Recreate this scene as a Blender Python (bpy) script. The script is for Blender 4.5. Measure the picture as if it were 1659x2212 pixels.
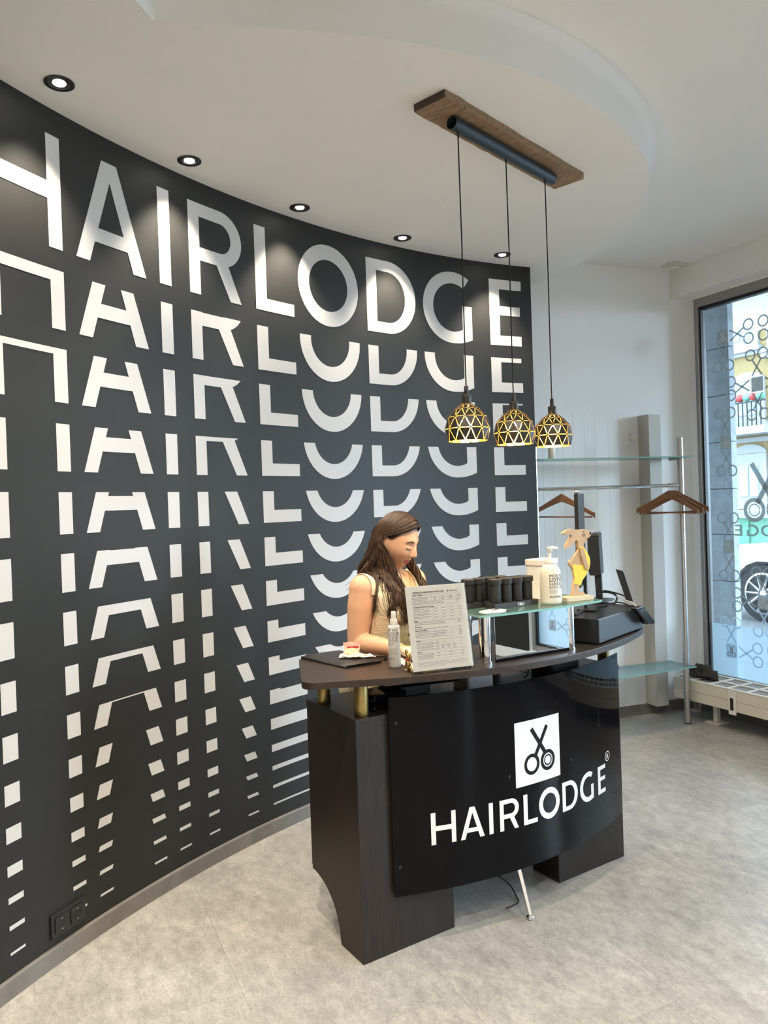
import bpy, bmesh, math, random
from mathutils import Vector, Matrix
for _o in list(bpy.data.objects): bpy.data.objects.remove(_o)
SC = bpy.context.scene
COL = SC.collection
rnd = random.Random(7)
R = math.radians
sin, cos, pi = math.sin, math.cos, math.pi

# ------------------------------------------------------------------ camera, world, exposure
CAMZ = 1.6; FPX = 1640.0; PITCH = R(-.54); ROLL = R(-1.93)
_f = Vector((0, cos(PITCH), sin(PITCH))); _r = Vector((1, 0, 0)); _u = _r.cross(_f)
CR = _r*cos(ROLL) + _u*sin(ROLL); CU = -_r*sin(ROLL) + _u*cos(ROLL); CF = _f
cd = bpy.data.cameras.new('camera'); cam = bpy.data.objects.new('camera', cd); COL.objects.link(cam)
cd.sensor_fit = 'HORIZONTAL'; cd.sensor_width = 36; cd.lens = FPX/1659*36; cd.clip_start = .02; cd.clip_end = 200
cam.matrix_world = Matrix(((CR.x, CU.x, -CF.x, 0), (CR.y, CU.y, -CF.y, 0), (CR.z, CU.z, -CF.z, CAMZ), (0, 0, 0, 1)))
SC.camera = cam
SC.view_settings.view_transform = 'Standard'; SC.view_settings.look = 'None'
SC.view_settings.gamma = 1; SC.view_settings.use_curve_mapping = False
SC.view_settings.exposure = 1.16
wd = bpy.data.worlds.new('sky'); SC.world = wd; wd.use_nodes = True
bg = wd.node_tree.nodes['Background']; bg.inputs[0].default_value = (.6, .81, 1, 1); bg.inputs[1].default_value = 4.8
sl = bpy.data.lights.new('added_sun', 'SUN'); sl.energy = 17; sl.angle = R(60); sl.color = (.64, .83, 1)  # soft sun added to brighten the room; the day is overcast
so_ = bpy.data.objects.new('added_sun', sl); COL.objects.link(so_)
so_.rotation_euler = Vector((-.72, .46, -.31)).to_track_quat('-Z', 'Y').to_euler()

def ray(u, v):
    return CR*((u-829.5)/FPX) + CU*(-(v-1106)/FPX) + CF
def onz(u, v, z):
    d = ray(u, v); return d*((z-CAMZ)/d.z) + Vector((0, 0, CAMZ))
def onpl(u, v, p, n):
    d = ray(u, v); c = Vector((0, 0, CAMZ)); n = Vector(n); return d*(((Vector(p)-c).dot(n))/d.dot(n)) + c
def aty(u, v, y):
    d = ray(u, v); return d*(y/d.y) + Vector((0, 0, CAMZ))

# ------------------------------------------------------------------ materials
MATS = {}
def mat(name, col, rough=.5, metal=0, spec=.5, bump=0, bscale=40, var=0, vscale=6, stretch=None, emit=None, estr=0, coat=0, sss=0, dark=None):
    m = bpy.data.materials.new(name); m.use_nodes = True; nt = m.node_tree; b = nt.nodes['Principled BSDF']
    b.inputs['Base Color'].default_value = (*col, 1); b.inputs['Roughness'].default_value = rough
    b.inputs['Metallic'].default_value = metal; b.inputs['Specular IOR Level'].default_value = spec
    b.inputs['Coat Weight'].default_value = coat
    if sss: b.inputs['Subsurface Weight'].default_value = sss; b.inputs['Subsurface Radius'].default_value = (.01, .004, .002)
    if emit: b.inputs['Emission Color'].default_value = (*emit, 1); b.inputs['Emission Strength'].default_value = estr
    if var or bump:
        tc = nt.nodes.new('ShaderNodeTexCoord'); src = tc.outputs['Object']
        if stretch:
            mp = nt.nodes.new('ShaderNodeMapping'); mp.inputs['Scale'].default_value = stretch
            nt.links.new(src, mp.inputs[0]); src = mp.outputs[0]
        if var:
            n = nt.nodes.new('ShaderNodeTexNoise'); n.inputs['Scale'].default_value = vscale; n.inputs['Detail'].default_value = 8; n.inputs['Roughness'].default_value = .65
            nt.links.new(src, n.inputs['Vector'])
            mx = nt.nodes.new('ShaderNodeMix'); mx.data_type = 'RGBA'
            d = dark or tuple(c*(1-var) for c in col)
            mx.inputs[6].default_value = (*d, 1); mx.inputs[7].default_value = (*[min(1, c*(1+var*.6)) for c in col], 1)
            rp = nt.nodes.new('ShaderNodeValToRGB'); rp.color_ramp.elements[0].position = .3; rp.color_ramp.elements[1].position = .7
            nt.links.new(n.outputs['Fac'], rp.inputs[0]); nt.links.new(rp.outputs[0], mx.inputs[0]); nt.links.new(mx.outputs[2], b.inputs['Base Color'])
        if bump:
            n2 = nt.nodes.new('ShaderNodeTexNoise'); n2.inputs['Scale'].default_value = bscale; n2.inputs['Detail'].default_value = 6
            nt.links.new(src, n2.inputs['Vector'])
            bp = nt.nodes.new('ShaderNodeBump'); bp.inputs['Strength'].default_value = bump; bp.inputs['Distance'].default_value = .004
            nt.links.new(n2.outputs['Fac'], bp.inputs['Height']); nt.links.new(bp.outputs[0], b.inputs['Normal'])
    MATS[name] = m; return m
def glassmat(name, tint, ior=1.45, rough=0, diff=0, dcol=(.8, .9, .9), tl_=.6):
    m = bpy.data.materials.new(name); m.use_nodes = True; nt = m.node_tree
    nt.nodes.remove(nt.nodes['Principled BSDF']); out = nt.nodes['Material Output']
    tr = nt.nodes.new('ShaderNodeBsdfTransparent'); tr.inputs[0].default_value = (*tint, 1)
    gl = nt.nodes.new('ShaderNodeBsdfGlossy'); gl.inputs['Roughness'].default_value = rough
    fr = nt.nodes.new('ShaderNodeFresnel'); fr.inputs[0].default_value = ior
    mx = nt.nodes.new('ShaderNodeMixShader'); nt.links.new(fr.outputs[0], mx.inputs[0]); nt.links.new(tr.outputs[0], mx.inputs[1]); nt.links.new(gl.outputs[0], mx.inputs[2])
    last = mx.outputs[0]
    if diff:
        df = nt.nodes.new('ShaderNodeBsdfDiffuse'); df.inputs[0].default_value = (*dcol, 1)
        tl = nt.nodes.new('ShaderNodeBsdfTranslucent'); tl.inputs[0].default_value = (*dcol, 1)
        a = nt.nodes.new('ShaderNodeMixShader'); a.inputs[0].default_value = tl_; nt.links.new(df.outputs[0], a.inputs[1]); nt.links.new(tl.outputs[0], a.inputs[2])
        q = nt.nodes.new('ShaderNodeMixShader'); q.inputs[0].default_value = diff; nt.links.new(last, q.inputs[1]); nt.links.new(a.outputs[0], q.inputs[2]); last = q.outputs[0]
    nt.links.new(last, out.inputs[0]); MATS[name] = m; return m

mat('wall_dark', (.019, .0192, .0178), .55, spec=.35, bump=.12, bscale=60, var=.12, vscale=3)
mat('letter_white', (.56, .555, .55), .5, spec=.3, bump=.1, bscale=90)
mat('ceiling_white', (.84, .83, .81), .9, spec=.1, bump=.05, bscale=200)
mat('wall_white', (.86, .87, .87), .85, spec=.15, bump=.06, bscale=150)
mat('board_white', (.86, .87, .87), .55, spec=.3)
mat('base_grey', (.185, .17, .155), .6, bump=.1, bscale=60, var=.25, vscale=9)
mat('wenge', (.02, .0135, .0105), .42, spec=.4, var=.55, vscale=9, stretch=(14, 14, .7), bump=.08, bscale=20, dark=(.007, .005, .004))
mat('wenge_top', (.034, .022, .016), .4, spec=.4, var=.4, vscale=9, stretch=(1, 16, 6), bump=.05, bscale=20, dark=(.016, .0105, .008))
mat('black_gloss', (.004, .004, .005), .03, spec=.12)
mat('black_plastic', (.014, .014, .015), .35)
mat('black_matte', (.018, .018, .018), .6)
mat('leather', (.014, .014, .016), .42, bump=.25, bscale=300)
mat('rubber', (.012, .012, .012), .8)
mat('brass', (.42, .31, .12), .38, 1, bump=.15, bscale=60, var=.25, vscale=12)
mat('chrome', (.82, .83, .85), .06, 1)
mat('steel', (.58, .58, .58), .28, 1)
mat('mirror', (.85, .88, .9), .01, 1)
mat('white_plastic', (.68, .67, .645), .35)
mat('cream_plastic', (.66, .62, .55), .4)
mat('bottle_grey', (.66, .65, .63), .45)
mat('paper', (.72, .715, .7), .6)
mat('paper_pink', (.8, .36, .3), .6, var=.35, vscale=30)
mat('paper_peach', (.85, .6, .42), .6)
mat('ink', (.05, .05, .055), .6)
mat('ink_grey', (.3, .3, .31), .6)
mat('ink_purple', (.12, .1, .2), .6)
mat('white_paint', (.7, .7, .7), .45)
mat('black_paint', (.006, .006, .006), .6, spec=.15)
mat('lamp_black', (.03, .028, .026), .38, metal=.4)
mat('lamp_gold', (.85, .62, .2), .3, 1)
mat('lamp_bar', (.03, .042, .055), .45, metal=.3)
mat('old_wood', (.33, .21, .115), .7, var=.55, vscale=7, stretch=(26, 2.2, 8), bump=.5, bscale=30, dark=(.1, .058, .03))
mat('old_wood_end', (.07, .055, .045), .85, bump=.6, bscale=80)
mat('hanger_wood', (.27, .125, .06), .4, var=.35, vscale=10, stretch=(2, 10, 10))
mat('pale_wood', (.5, .34, .2), .6, var=.2, vscale=10, stretch=(3, 3, 1), bump=.1, bscale=60)
mat('pale_wood_light', (.6, .5, .35), .6, var=.15, vscale=10)
mat('yellow_paint', (.8, .6, .07), .6, var=.12, vscale=20)
mat('gold_foil', (.85, .6, .22), .22, 1, bump=.4, bscale=120)
mat('red', (.4, .03, .03), .5)
mat('frame_grey', (.3, .29, .275), .45, metal=.3, bump=.05, bscale=40)
mat('frame_dark', (.01, .01, .01), .5)
mat('box_grey', (.52, .5, .47), .6)
mat('radiator', (.62, .58, .49), .45)
mat('radiator_light', (.8, .78, .72), .45)
mat('grille_grey', (.4, .4, .39), .5)
mat('cloth_dark', (.05, .043, .036), .95, var=.8, vscale=60, dark=(.005, .004, .004), bump=.6, bscale=200)
mat('blue_print', (.12, .35, .7), .4)
mat('green_print', (.2, .4, .08), .5)
mat('clear_box', (.55, .5, .48), .25)
mat('dark_grey', (.045, .05, .056), .3)
mat('bulb', (1, .9, .7), .3, emit=(1, .78, .42), estr=60)
mat('downlight', (1, 1, 1), .3, emit=(1, .93, .82), estr=14)
mat('stone', (.1, .12, .135), .6, var=.45, vscale=14, bump=.15, bscale=40)
mat('facade', (.25, .175, .07), .85)
mat('facade_white', (.3, .3, .295), .8)
mat('facade_roof', (.3, .3, .3), .8)
mat('facade_glass', (.3, .42, .5), .1)
mat('shutter_green', (.12, .32, .22), .6)
mat('street', (.16, .16, .16), .9, var=.1)
mat('car_white', (.45, .455, .46), .15, coat=1)
mat('car_glass', (.02, .025, .03), .05)
mat('tyre', (.012, .012, .013), .8)
mat('alloy', (.55, .56, .58), .25, 1)
mat('lamp_red', (.5, .02, .02), .2)
mat('skin', (.67, .39, .25), .5, spec=.35, sss=.12, var=.06, vscale=25)
mat('lips', (.48, .15, .12), .45, sss=.1)
mat('brow', (.035, .018, .012), .8)
mat('hair', (.036, .017, .01), .42, spec=.5, var=.5, vscale=55)
mat('hair_light', (.085, .043, .022), .4, spec=.5, var=.4, vscale=55)
mat('knit', (.78, .66, .46), .9, bump=.7, bscale=45, stretch=(1, 1, 5), var=.12, vscale=40)
mat('trousers', (.012, .012, .014), .9)
mat('dark_coat', (.012, .014, .02), .9)
glassmat('glass_clear', (.96, .985, .98))
glassmat('glass_window', (.93, .97, .98))
glassmat('glass_shelf', (.8, .93, .9), diff=.08, dcol=(.55, .85, .8))
glassmat('acrylic', (.98, .985, .985), ior=1.2)
glassmat('glass_frost', (.75, .9, 1), diff=.28, dcol=(.55, .8, .85))
mat('glass_edge', (.2, .42, .38), .15, spec=.6)
glassmat('decal', (.6, .68, .7), diff=.86, dcol=(.36, .41, .42), tl_=.16)
glassmat('decal_light', (.8, .85, .86), diff=.4, dcol=(.6, .68, .7))
glassmat('frost', (.8, .9, .97), diff=.62, dcol=(.5, .64, .72))
glassmat('frost_decal', (.7, .75, .8), diff=.55, dcol=(.42, .5, .56))

def floor_material():
    m = mat('floor_vinyl', (.36, .335, .295), .3, spec=.5)
    nt = m.node_tree; b = nt.nodes['Principled BSDF']
    tc = nt.nodes.new('ShaderNodeTexCoord'); oi = nt.nodes.new('ShaderNodeObjectInfo')
    ad = nt.nodes.new('ShaderNodeVectorMath'); ad.operation = 'MULTIPLY_ADD'; ad.inputs[1].default_value = (30, 30, 30)
    cb = nt.nodes.new('ShaderNodeCombineXYZ'); 
    for i in range(3): nt.links.new(oi.outputs['Random'], cb.inputs[i])
    nt.links.new(cb.outputs[0], ad.inputs[0]); nt.links.new(tc.outputs['Object'], ad.inputs[2])
    mp = nt.nodes.new('ShaderNodeMapping'); mp.inputs['Scale'].default_value = (1, 1.7, 1); nt.links.new(ad.outputs[0], mp.inputs[0])
    def noise(s, d, lo, hi, a, c):
        n = nt.nodes.new('ShaderNodeTexNoise'); n.inputs['Scale'].default_value = s; n.inputs['Detail'].default_value = d; n.inputs['Roughness'].default_value = .7
        nt.links.new(mp.outputs[0], n.inputs['Vector'])
        r = nt.nodes.new('ShaderNodeValToRGB'); r.color_ramp.elements[0].position = lo; r.color_ramp.elements[1].position = hi
        r.color_ramp.elements[0].color = (a, a, a, 1); r.color_ramp.elements[1].color = (c, c, c, 1)
        nt.links.new(n.outputs['Fac'], r.inputs[0]); return r.outputs[0]
    def mul(a, c):
        x = nt.nodes.new('ShaderNodeMix'); x.data_type = 'RGBA'; x.blend_type = 'MULTIPLY'; x.inputs[0].default_value = 1
        if isinstance(a, tuple): x.inputs[6].default_value = (*a, 1)
        else: nt.links.new(a, x.inputs[6])
        nt.links.new(c, x.inputs[7]); return x.outputs[2]
    c = mul((.49, .48, .455), noise(2.2, 6, .25, .75, .68, 1.0))
    c = mul(c, noise(14, 8, .35, .7, .7, 1.08))
    c = mul(c, noise(70, 4, .35, .75, .8, 1.15))
    nt.links.new(c, b.inputs['Base Color'])
floor_material()

# ------------------------------------------------------------------ mesh helpers
class MB:
    def __init__(s): s.v = []; s.f = []; s.mi = []; s.m = 0
    def add(s, vs, fs):
        o = len(s.v); s.v += [tuple(x) for x in vs]
        for f in fs: s.f.append(tuple(i+o for i in f)); s.mi.append(s.m)
        return s
    def box(s, c, d, rz=0, M=None):
        x, y, z = d[0]/2, d[1]/2, d[2]/2; vs = []
        for a in (-1, 1):
            for b in (-1, 1):
                for e in (-1, 1):
                    p = Vector((a*x, b*y, e*z))
                    if M is not None: p = M @ p
                    elif rz: p = Vector((p.x*cos(rz)-p.y*sin(rz), p.x*sin(rz)+p.y*cos(rz), p.z))
                    vs.append(p+Vector(c))
        return s.add(vs, [(0, 1, 3, 2), (4, 6, 7, 5), (0, 4, 5, 1), (2, 3, 7, 6), (0, 2, 6, 4), (1, 5, 7, 3)])
    def prism(s, poly, z0, z1):
        n = len(poly); vs = [(p[0], p[1], z0) for p in poly] + [(p[0], p[1], z1) for p in poly]
        return s.add(vs, [tuple(range(n))[::-1], tuple(range(n, 2*n))] + [(i, (i+1) % n, n+(i+1) % n, n+i) for i in range(n)])
    def extr(s, poly3, d):
        n = len(poly3); d = Vector(d); vs = [Vector(p) for p in poly3]; vs += [p+d for p in vs]
        return s.add(vs, [tuple(range(n))[::-1], tuple(range(n, 2*n))] + [(i, (i+1) % n, n+(i+1) % n, n+i) for i in range(n)])
    def lathe(s, prof, c=(0, 0, 0), n=24, cap=True):
        vs = []; fs = []
        for r, z in prof:
            for k in range(n):
                a = 2*pi*k/n; vs.append((c[0]+r*cos(a), c[1]+r*sin(a), c[2]+z))
        for i in range(len(prof)-1):
            for k in range(n): fs.append((i*n+k, i*n+(k+1) % n, (i+1)*n+(k+1) % n, (i+1)*n+k))
        if cap: fs += [tuple(range(n))[::-1], tuple(range((len(prof)-1)*n, len(prof)*n))]
        return s.add(vs, fs)
    def tube(s, pts, r, n=8, cap=True, flat=None):
        pts = [Vector(p) for p in pts]; N = len(pts); rr = r if isinstance(r, (list, tuple)) else [r]*N
        vs = []; fs = []; up = None
        for i, p in enumerate(pts):
            t = (pts[min(i+1, N-1)]-pts[max(i-1, 0)]).normalized()
            if up is None: up = Vector((0, 0, 1)) if abs(t.z) < .9 else Vector((1, 0, 0))
            a = t.cross(up)
            if a.length < 1e-5: a = t.cross(Vector((.3, 1, .2)))
            a.normalize(); b = a.cross(t).normalized(); up = b
            for k in range(n):
                q = 2*pi*k/n; e = flat if flat else 1
                vs.append(p + a*(rr[i]*cos(q)) + b*(rr[i]*sin(q)*e))
        for i in range(N-1):
            for k in range(n): fs.append((i*n+k, i*n+(k+1) % n, (i+1)*n+(k+1) % n, (i+1)*n+k))
        if cap: fs += [tuple(range(n))[::-1], tuple(range((N-1)*n, N*n))]
        return s.add(vs, fs)
    def ball(s, c, r, n=16, m=10):
        if not isinstance(r, (list, tuple)): r = (r, r, r)
        vs = [(c[0], c[1], c[2]-r[2])]; fs = []
        for i in range(1, m):
            a = -pi/2+pi*i/m
            for k in range(n): q = 2*pi*k/n; vs.append((c[0]+r[0]*cos(a)*cos(q), c[1]+r[1]*cos(a)*sin(q), c[2]+r[2]*sin(a)))
        vs.append((c[0], c[1], c[2]+r[2])); L = len(vs)-1
        for k in range(n): fs.append((0, 1+(k+1) % n, 1+k)); fs.append((L, L-n+k, L-n+(k+1) % n))
        for i in range(m-2):
            for k in range(n): fs.append((1+i*n+k, 1+i*n+(k+1) % n, 1+(i+1)*n+(k+1) % n, 1+(i+1)*n+k))
        return s.add(vs, fs)
    def xf(s, M):
        s.v = [tuple(M @ Vector(p)) for p in s.v]; return s
    def build(s, name, mats, parent=None, smooth=None, bevel=0, world=False):
        vs = s.v
        if world and parent is not None:
            I = wmat(parent).inverted(); vs = [I @ Vector(p) for p in vs]
        me = bpy.data.meshes.new(name); me.from_pydata([tuple(v) for v in vs], [], s.f)
        if isinstance(mats, str): mats = [mats]
        for m in mats: me.materials.append(MATS[m])
        if len(mats) > 1: me.polygons.foreach_set('material_index', s.mi)
        me.update()
        bm = bmesh.new(); bm.from_mesh(me); bmesh.ops.recalc_face_normals(bm, faces=bm.faces)
        if bevel: bmesh.ops.bevel(bm, geom=[e for e in bm.edges if e.is_manifold and e.calc_face_angle(0) > .6], offset=bevel, segments=2, profile=.6, affect='EDGES', clamp_overlap=True)
        bm.to_mesh(me); bm.free()
        o = bpy.data.objects.new(name, me); COL.objects.link(o)
        if parent is not None: o.parent = parent
        if smooth:
            me.polygons.foreach_set('use_smooth', [True]*len(me.polygons))
            if smooth != True: me.set_sharp_from_angle(angle=R(smooth))
        return o
def wmat(o):
    M = o.matrix_basis.copy()
    while o.parent: o = o.parent; M = o.matrix_basis @ M
    return M
def tag(o, label=None, cat=None, group=None, kind=None):
    if label: o['label'] = label
    if cat: o['category'] = cat
    if group: o['group'] = group
    if kind: o['kind'] = kind
    return o
def thing(name, loc, label, cat, rz=0, group=None):
    o = bpy.data.objects.new(name, None); COL.objects.link(o); o.location = loc; o.rotation_euler = (0, 0, rz); o.empty_display_size = .05
    return tag(o, label, cat, group)
def struct(o): return tag(o, kind='structure')
def copy_tree(o, parent=None):
    c = o.copy(); COL.objects.link(c); c.parent = parent
    for ch in list(o.children): copy_tree(ch, c)
    return c
def rounded(poly, rad, n=6):
    out = []; N = len(poly)
    for i in range(N):
        p = Vector((poly[i][0], poly[i][1])); r = rad[i] if isinstance(rad, (list, tuple)) else rad
        if r <= 0: out.append((p.x, p.y)); continue
        a = Vector((poly[i-1][0], poly[i-1][1]))-p; b = Vector((poly[(i+1) % N][0], poly[(i+1) % N][1]))-p
        r = min(r, a.length*.49, b.length*.49); p0 = p+a.normalized()*r; p1 = p+b.normalized()*r
        for k in range(n+1):
            t = k/n; q = p0*(1-t)**2+p*2*t*(1-t)+p1*t*t; out.append((q.x, q.y))
    return out
def spline(pts, n=8):
    P = [Vector(p) for p in pts]; out = []
    for i in range(len(P)-1):
        p0 = P[max(i-1, 0)]; p1 = P[i]; p2 = P[i+1]; p3 = P[min(i+2, len(P)-1)]
        for k in range(n):
            t = k/n; out.append(.5*((2*p1)+(p2-p0)*t+(2*p0-5*p1+4*p2-p3)*t*t+(3*p1-p0-3*p2+p3)*t**3))
    out.append(P[-1]); return out
def text2d(txt, size=1, bold=0, align='LEFT'):
    c = bpy.data.curves.new('t', 'FONT'); c.body = txt; c.size = size; c.align_x = align; c.offset = bold; c.resolution_u = 2
    o = bpy.data.objects.new('t', c); COL.objects.link(o); bpy.context.view_layer.update()
    me = o.evaluated_get(bpy.context.evaluated_depsgraph_get()).to_mesh()
    vs = [tuple(v.co) for v in me.vertices]; fs = [tuple(p.vertices) for p in me.polygons]
    o.to_mesh_clear(); bpy.data.objects.remove(o); bpy.data.curves.remove(c)
    return vs, fs

# the lettering of the place: capitals drawn as stroke polygons, in letter units (cap height .415 m, advance as on the wall)
CAP = .415
def ring(cx, cy, rx, ry, tx, ty, a0=0, a1=2*pi, n=40):
    q = []
    for k in range(n):
        a = a0+(a1-a0)*k/n; b = a0+(a1-a0)*(k+1)/n
        q.append([(cx+rx*cos(a), cy+ry*sin(a)), (cx+rx*cos(b), cy+ry*sin(b)), (cx+(rx-tx)*cos(b), cy+(ry-ty)*sin(b)), (cx+(rx-tx)*cos(a), cy+(ry-ty)*sin(a))])
    return q
def rect(x0, y0, x1, y1): return [[(x0, y0), (x1, y0), (x1, y1), (x0, y1)]]
def superg():
    # G: open ring, terminal upper right, square spur lower right
    q = []; cx, cy = 2.86, .2065; n = 40; a0 = R(56); a1 = R(275)
    o = lambda t: (cx+.222*cos(t), cy+.2175*sin(t)); i = lambda t: (cx+.146*cos(t), cy+.147*sin(t))
    for k in range(n):
        a = a0+(a1-a0)*k/n; b = a0+(a1-a0)*(k+1)/n
        q.append([o(a), o(b), i(b), i(a)])
    q.append([o(a1), (2.91, -.0085), (2.91, .0665), i(a1)])
    q.append([(2.91, -.0085), (2.9325, -.0045), (2.9325, .077), (2.91, .0665)])
    q.append([(2.932, -.0045), (2.968, .0045), (2.968, .222), (2.932, .222)])
    q.append([(2.968, .0045), (3.003, .0175), (3.003, .222), (2.968, .222)])
    return q
LET = {
 'H': rect(.045, 0, .108, CAP)+rect(.325, 0, .387, CAP)+rect(.108, .176, .325, .24),
 'A': [[(.4504, 0), (.516, 0), (.6275, .338), (.6275, CAP), (.5892, CAP)], [(.736, 0), (.805, 0), (.6644, CAP), (.6275, CAP), (.6275, .338)], [(.5434, .083), (.7094, .083), (.6911, .14), (.5622, .14)]],
 'I': rect(.879, 0, .944, CAP),
 'R': rect(1.051, 0, 1.115, CAP)+rect(1.115, .355, 1.24, CAP)+rect(1.115, .156, 1.24, .216)+ring(1.24, .2855, .132, .1295, .067, .06, -pi/2, pi/2, 20)+[[(1.295, 0), (1.3625, 0), (1.288, .1645), (1.2145, .156)]],
 'L': rect(1.456, 0, 1.528, CAP)+rect(1.528, 0, 1.708, .062),
 'O': ring(1.95, .204, .21, .2185, .076, .08),
 'D': rect(2.2225, 0, 2.296, CAP)+rect(2.296, .353, 2.38, CAP)+rect(2.296, 0, 2.38, .062)+ring(2.38, .2075, .201, .2075, .077, .062, -pi/2, pi/2, 24),
 'G': superg(),
 'E': rect(3.137, 0, 3.212, CAP)+rect(3.212, 0, 3.37, .062)+rect(3.212, .19, 3.363, .248)+rect(3.212, .354, 3.375, CAP),
}
def letter_bm(ch, zmax, step=.04):
    bm = bmesh.new()
    for q in LET[ch]:
        try: bm.faces.new([bm.verts.new((p[0], p[1], 0)) for p in q])
        except ValueError: pass
    if zmax < CAP+.01:
        bmesh.ops.bisect_plane(bm, geom=bm.verts[:]+bm.edges[:]+bm.faces[:], plane_co=(0, zmax, 0), plane_no=(0, 1, 0), clear_outer=True)
    if bm.verts:
        x0 = min(v.co.x for v in bm.verts); x1 = max(v.co.x for v in bm.verts); x = x0+step
        while x < x1:
            bmesh.ops.bisect_plane(bm, geom=bm.verts[:]+bm.edges[:]+bm.faces[:], plane_co=(x, 0, 0), plane_no=(1, 0, 0)); x += step
    return bm
def bm_obj(bm, fn, name, mt, parent):
    vs = [fn(v.co.x, v.co.y) for v in bm.verts]; bm.verts.index_update()
    fs = [tuple(v.index for v in f.verts) for f in bm.faces]; bm.free()
    m = MB(); m.add(vs, fs)
    me = bpy.data.meshes.new(name); me.from_pydata([tuple(v) for v in m.v], [], m.f); me.materials.append(MATS[mt])
    o = bpy.data.objects.new(name, me); COL.objects.link(o); o.parent = parent; return o
# ------------------------------------------------------------------ the room
HD = 3.098; HM = 3.27
PX = [-0.004139985761535912, 0.10800807443521378, 0.3449251646285997, -1.3123806587417748]
PY = [-0.009783661980345129, -0.032585415259877015, 0.9327168629842776, 2.479171905150282]
SEND = 3.45
def pv(c, t):
    r = 0
    for k in c: r = r*t+k
    return r
def wp(s):
    if s < 0: return Vector((PX[3]+PX[2]*s, PY[3]+PY[2]*s))
    return Vector((pv(PX, s), pv(PY, s)))
def wn(s):
    t = (wp(s+.005)-wp(s-.005)).normalized(); return Vector((t.y, -t.x))
def onwall(s, z, off=0):
    p = wp(s)+wn(s)*off; return (p.x, p.y, z)
# curved feature wall
ss = [-6.0, -3, -1.5] + [-.8+.03*i for i in range(int((SEND+.8)/.03)+1)] + [SEND]
m = MB(); n = len(ss); vs = []
for s in ss:
    p = wp(s); q = p-wn(s)*.12
    vs += [(p.x, p.y, 0), (p.x, p.y, HD), (q.x, q.y, HD), (q.x, q.y, 0)]
fs = []
for i in range(n-1):
    a = 4*i; b = a+4
    fs += [(a, b, b+1, a+1), (a+1, b+1, b+2, a+2), (a+2, b+2, b+3, a+3), (a+3, b+3, b, a)]
fs += [(0, 1, 2, 3), (4*n-4, 4*n-3, 4*n-2, 4*n-1)]
m.add(vs, fs); WALL = struct(m.build('wall_left', 'wall_dark', smooth=40))
ROWZ = [2.584, 2.287, 2.017, 1.763, 1.531, 1.317, 1.121, .94, .778, .634, .508, .398, .307, .219, .136]
ROWH = [.5, .218, .199, .1755, .1555, .142, .123, .105, .088, .069, .053, .035, .021, .015, .009]
for r in range(15):
    for ch in 'HAIRLODGE':
        b = letter_bm(ch, ROWH[r])
        if not b.faces: b.free(); continue
        bm_obj(b, lambda x, y, z0=ROWZ[r]: onwall(x, z0+y, .0015), 'painted_letter', 'letter_white', WALL)
# skirting along the curved wall
m = MB(); vs = []; sk = [-6., -2] + [-.8+.05*i for i in range(86)]; sk = [s for s in sk if s <= SEND]
for s in sk:
    for o, z in ((0, 0), (.012, 0), (.012, .062), (.009, .067), (0, .067)): vs.append(onwall(s, z, o))
fs = []
for i in range(len(sk)-1):
    for k in range(5): fs.append((5*i+k, 5*i+(k+1) % 5, 5*i+5+(k+1) % 5, 5*i+5+k))
fs += [(0, 1, 2, 3, 4), tuple(5*(len(sk)-1)+k for k in range(5))]
m.add(vs, fs); struct(m.build('baseboard_left', 'base_grey', smooth=30))

# back wall with white board panel
CB = Vector((1.9, 5.58)); DB = Vector((.943, .334)).normalized(); NB = Vector((DB.y, -DB.x))
def bw(u, z, off=0): p = CB+DB*u+NB*off; return (p.x, p.y, z)
m = MB(); A = [bw(-5.5, 0), bw(.62, 0), bw(.62, 0, -.2), bw(-5.5, 0, -.2)]
m.prism([a[:2] for a in A], 0, HM); WB = struct(m.build('wall_back', 'wall_white'))
edges = [-1.62, -1.53, -1.44, -1.35, -1.26, -1.17, -1.08, -.995, -.91, -.836, -.755, -.669, -.583, -.488, -.397, -.291, -.198, -.106]
for a, b in zip(edges[:-1], edges[1:]):
    m = MB(); m.prism([bw(a+.0005, 0, 0)[:2], bw(b-.0005, 0, 0)[:2], bw(b-.0005, 0, .012)[:2], bw(a+.0005, 0, .012)[:2]], .078, 2.2)
    m.build('panel_board', 'board_white', WB, bevel=.0012)
m = MB(); m.prism([bw(-1.7, 0, 0)[:2], bw(.46, 0, 0)[:2], bw(.46, 0, .014)[:2], bw(-1.7, 0, .014)[:2]], 0, .075)
struct(m.build('baseboard_back', 'base_grey'))
# boxed pipe standing in the corner
t = thing('pipe_boxing', bw(0, .08, .06), 'tall grey boxed-in pipe casing on the white wall beside the window', 'pipe box')
m = MB(); m.prism([bw(-.02, 0, .001)[:2], bw(.085, 0, .001)[:2], bw(.085, 0, .12)[:2], bw(-.02, 0, .12)[:2]], .078, 2.187)
m.build('casing', 'box_grey', t, bevel=.002, world=True)
t = thing('thermostat', bw(-.087, 2.03, .012), 'small round white thermostat on the wall beside the boarded panel', 'thermostat')
m = MB(); a = Vector(bw(-.087, 2.031, .0005)); nn = Vector((NB.x, NB.y, 0))
m.tube([a, a+nn*.012], .017, 20); m.build('rose', 'white_plastic', t, smooth=40, world=True)
m = MB(); m.tube([a+nn*.0125, a+nn*.045, a+nn*.05], [.022, .022, .018], 20); m.build('cap', 'radiator_light', t, smooth=40, world=True)

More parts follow.
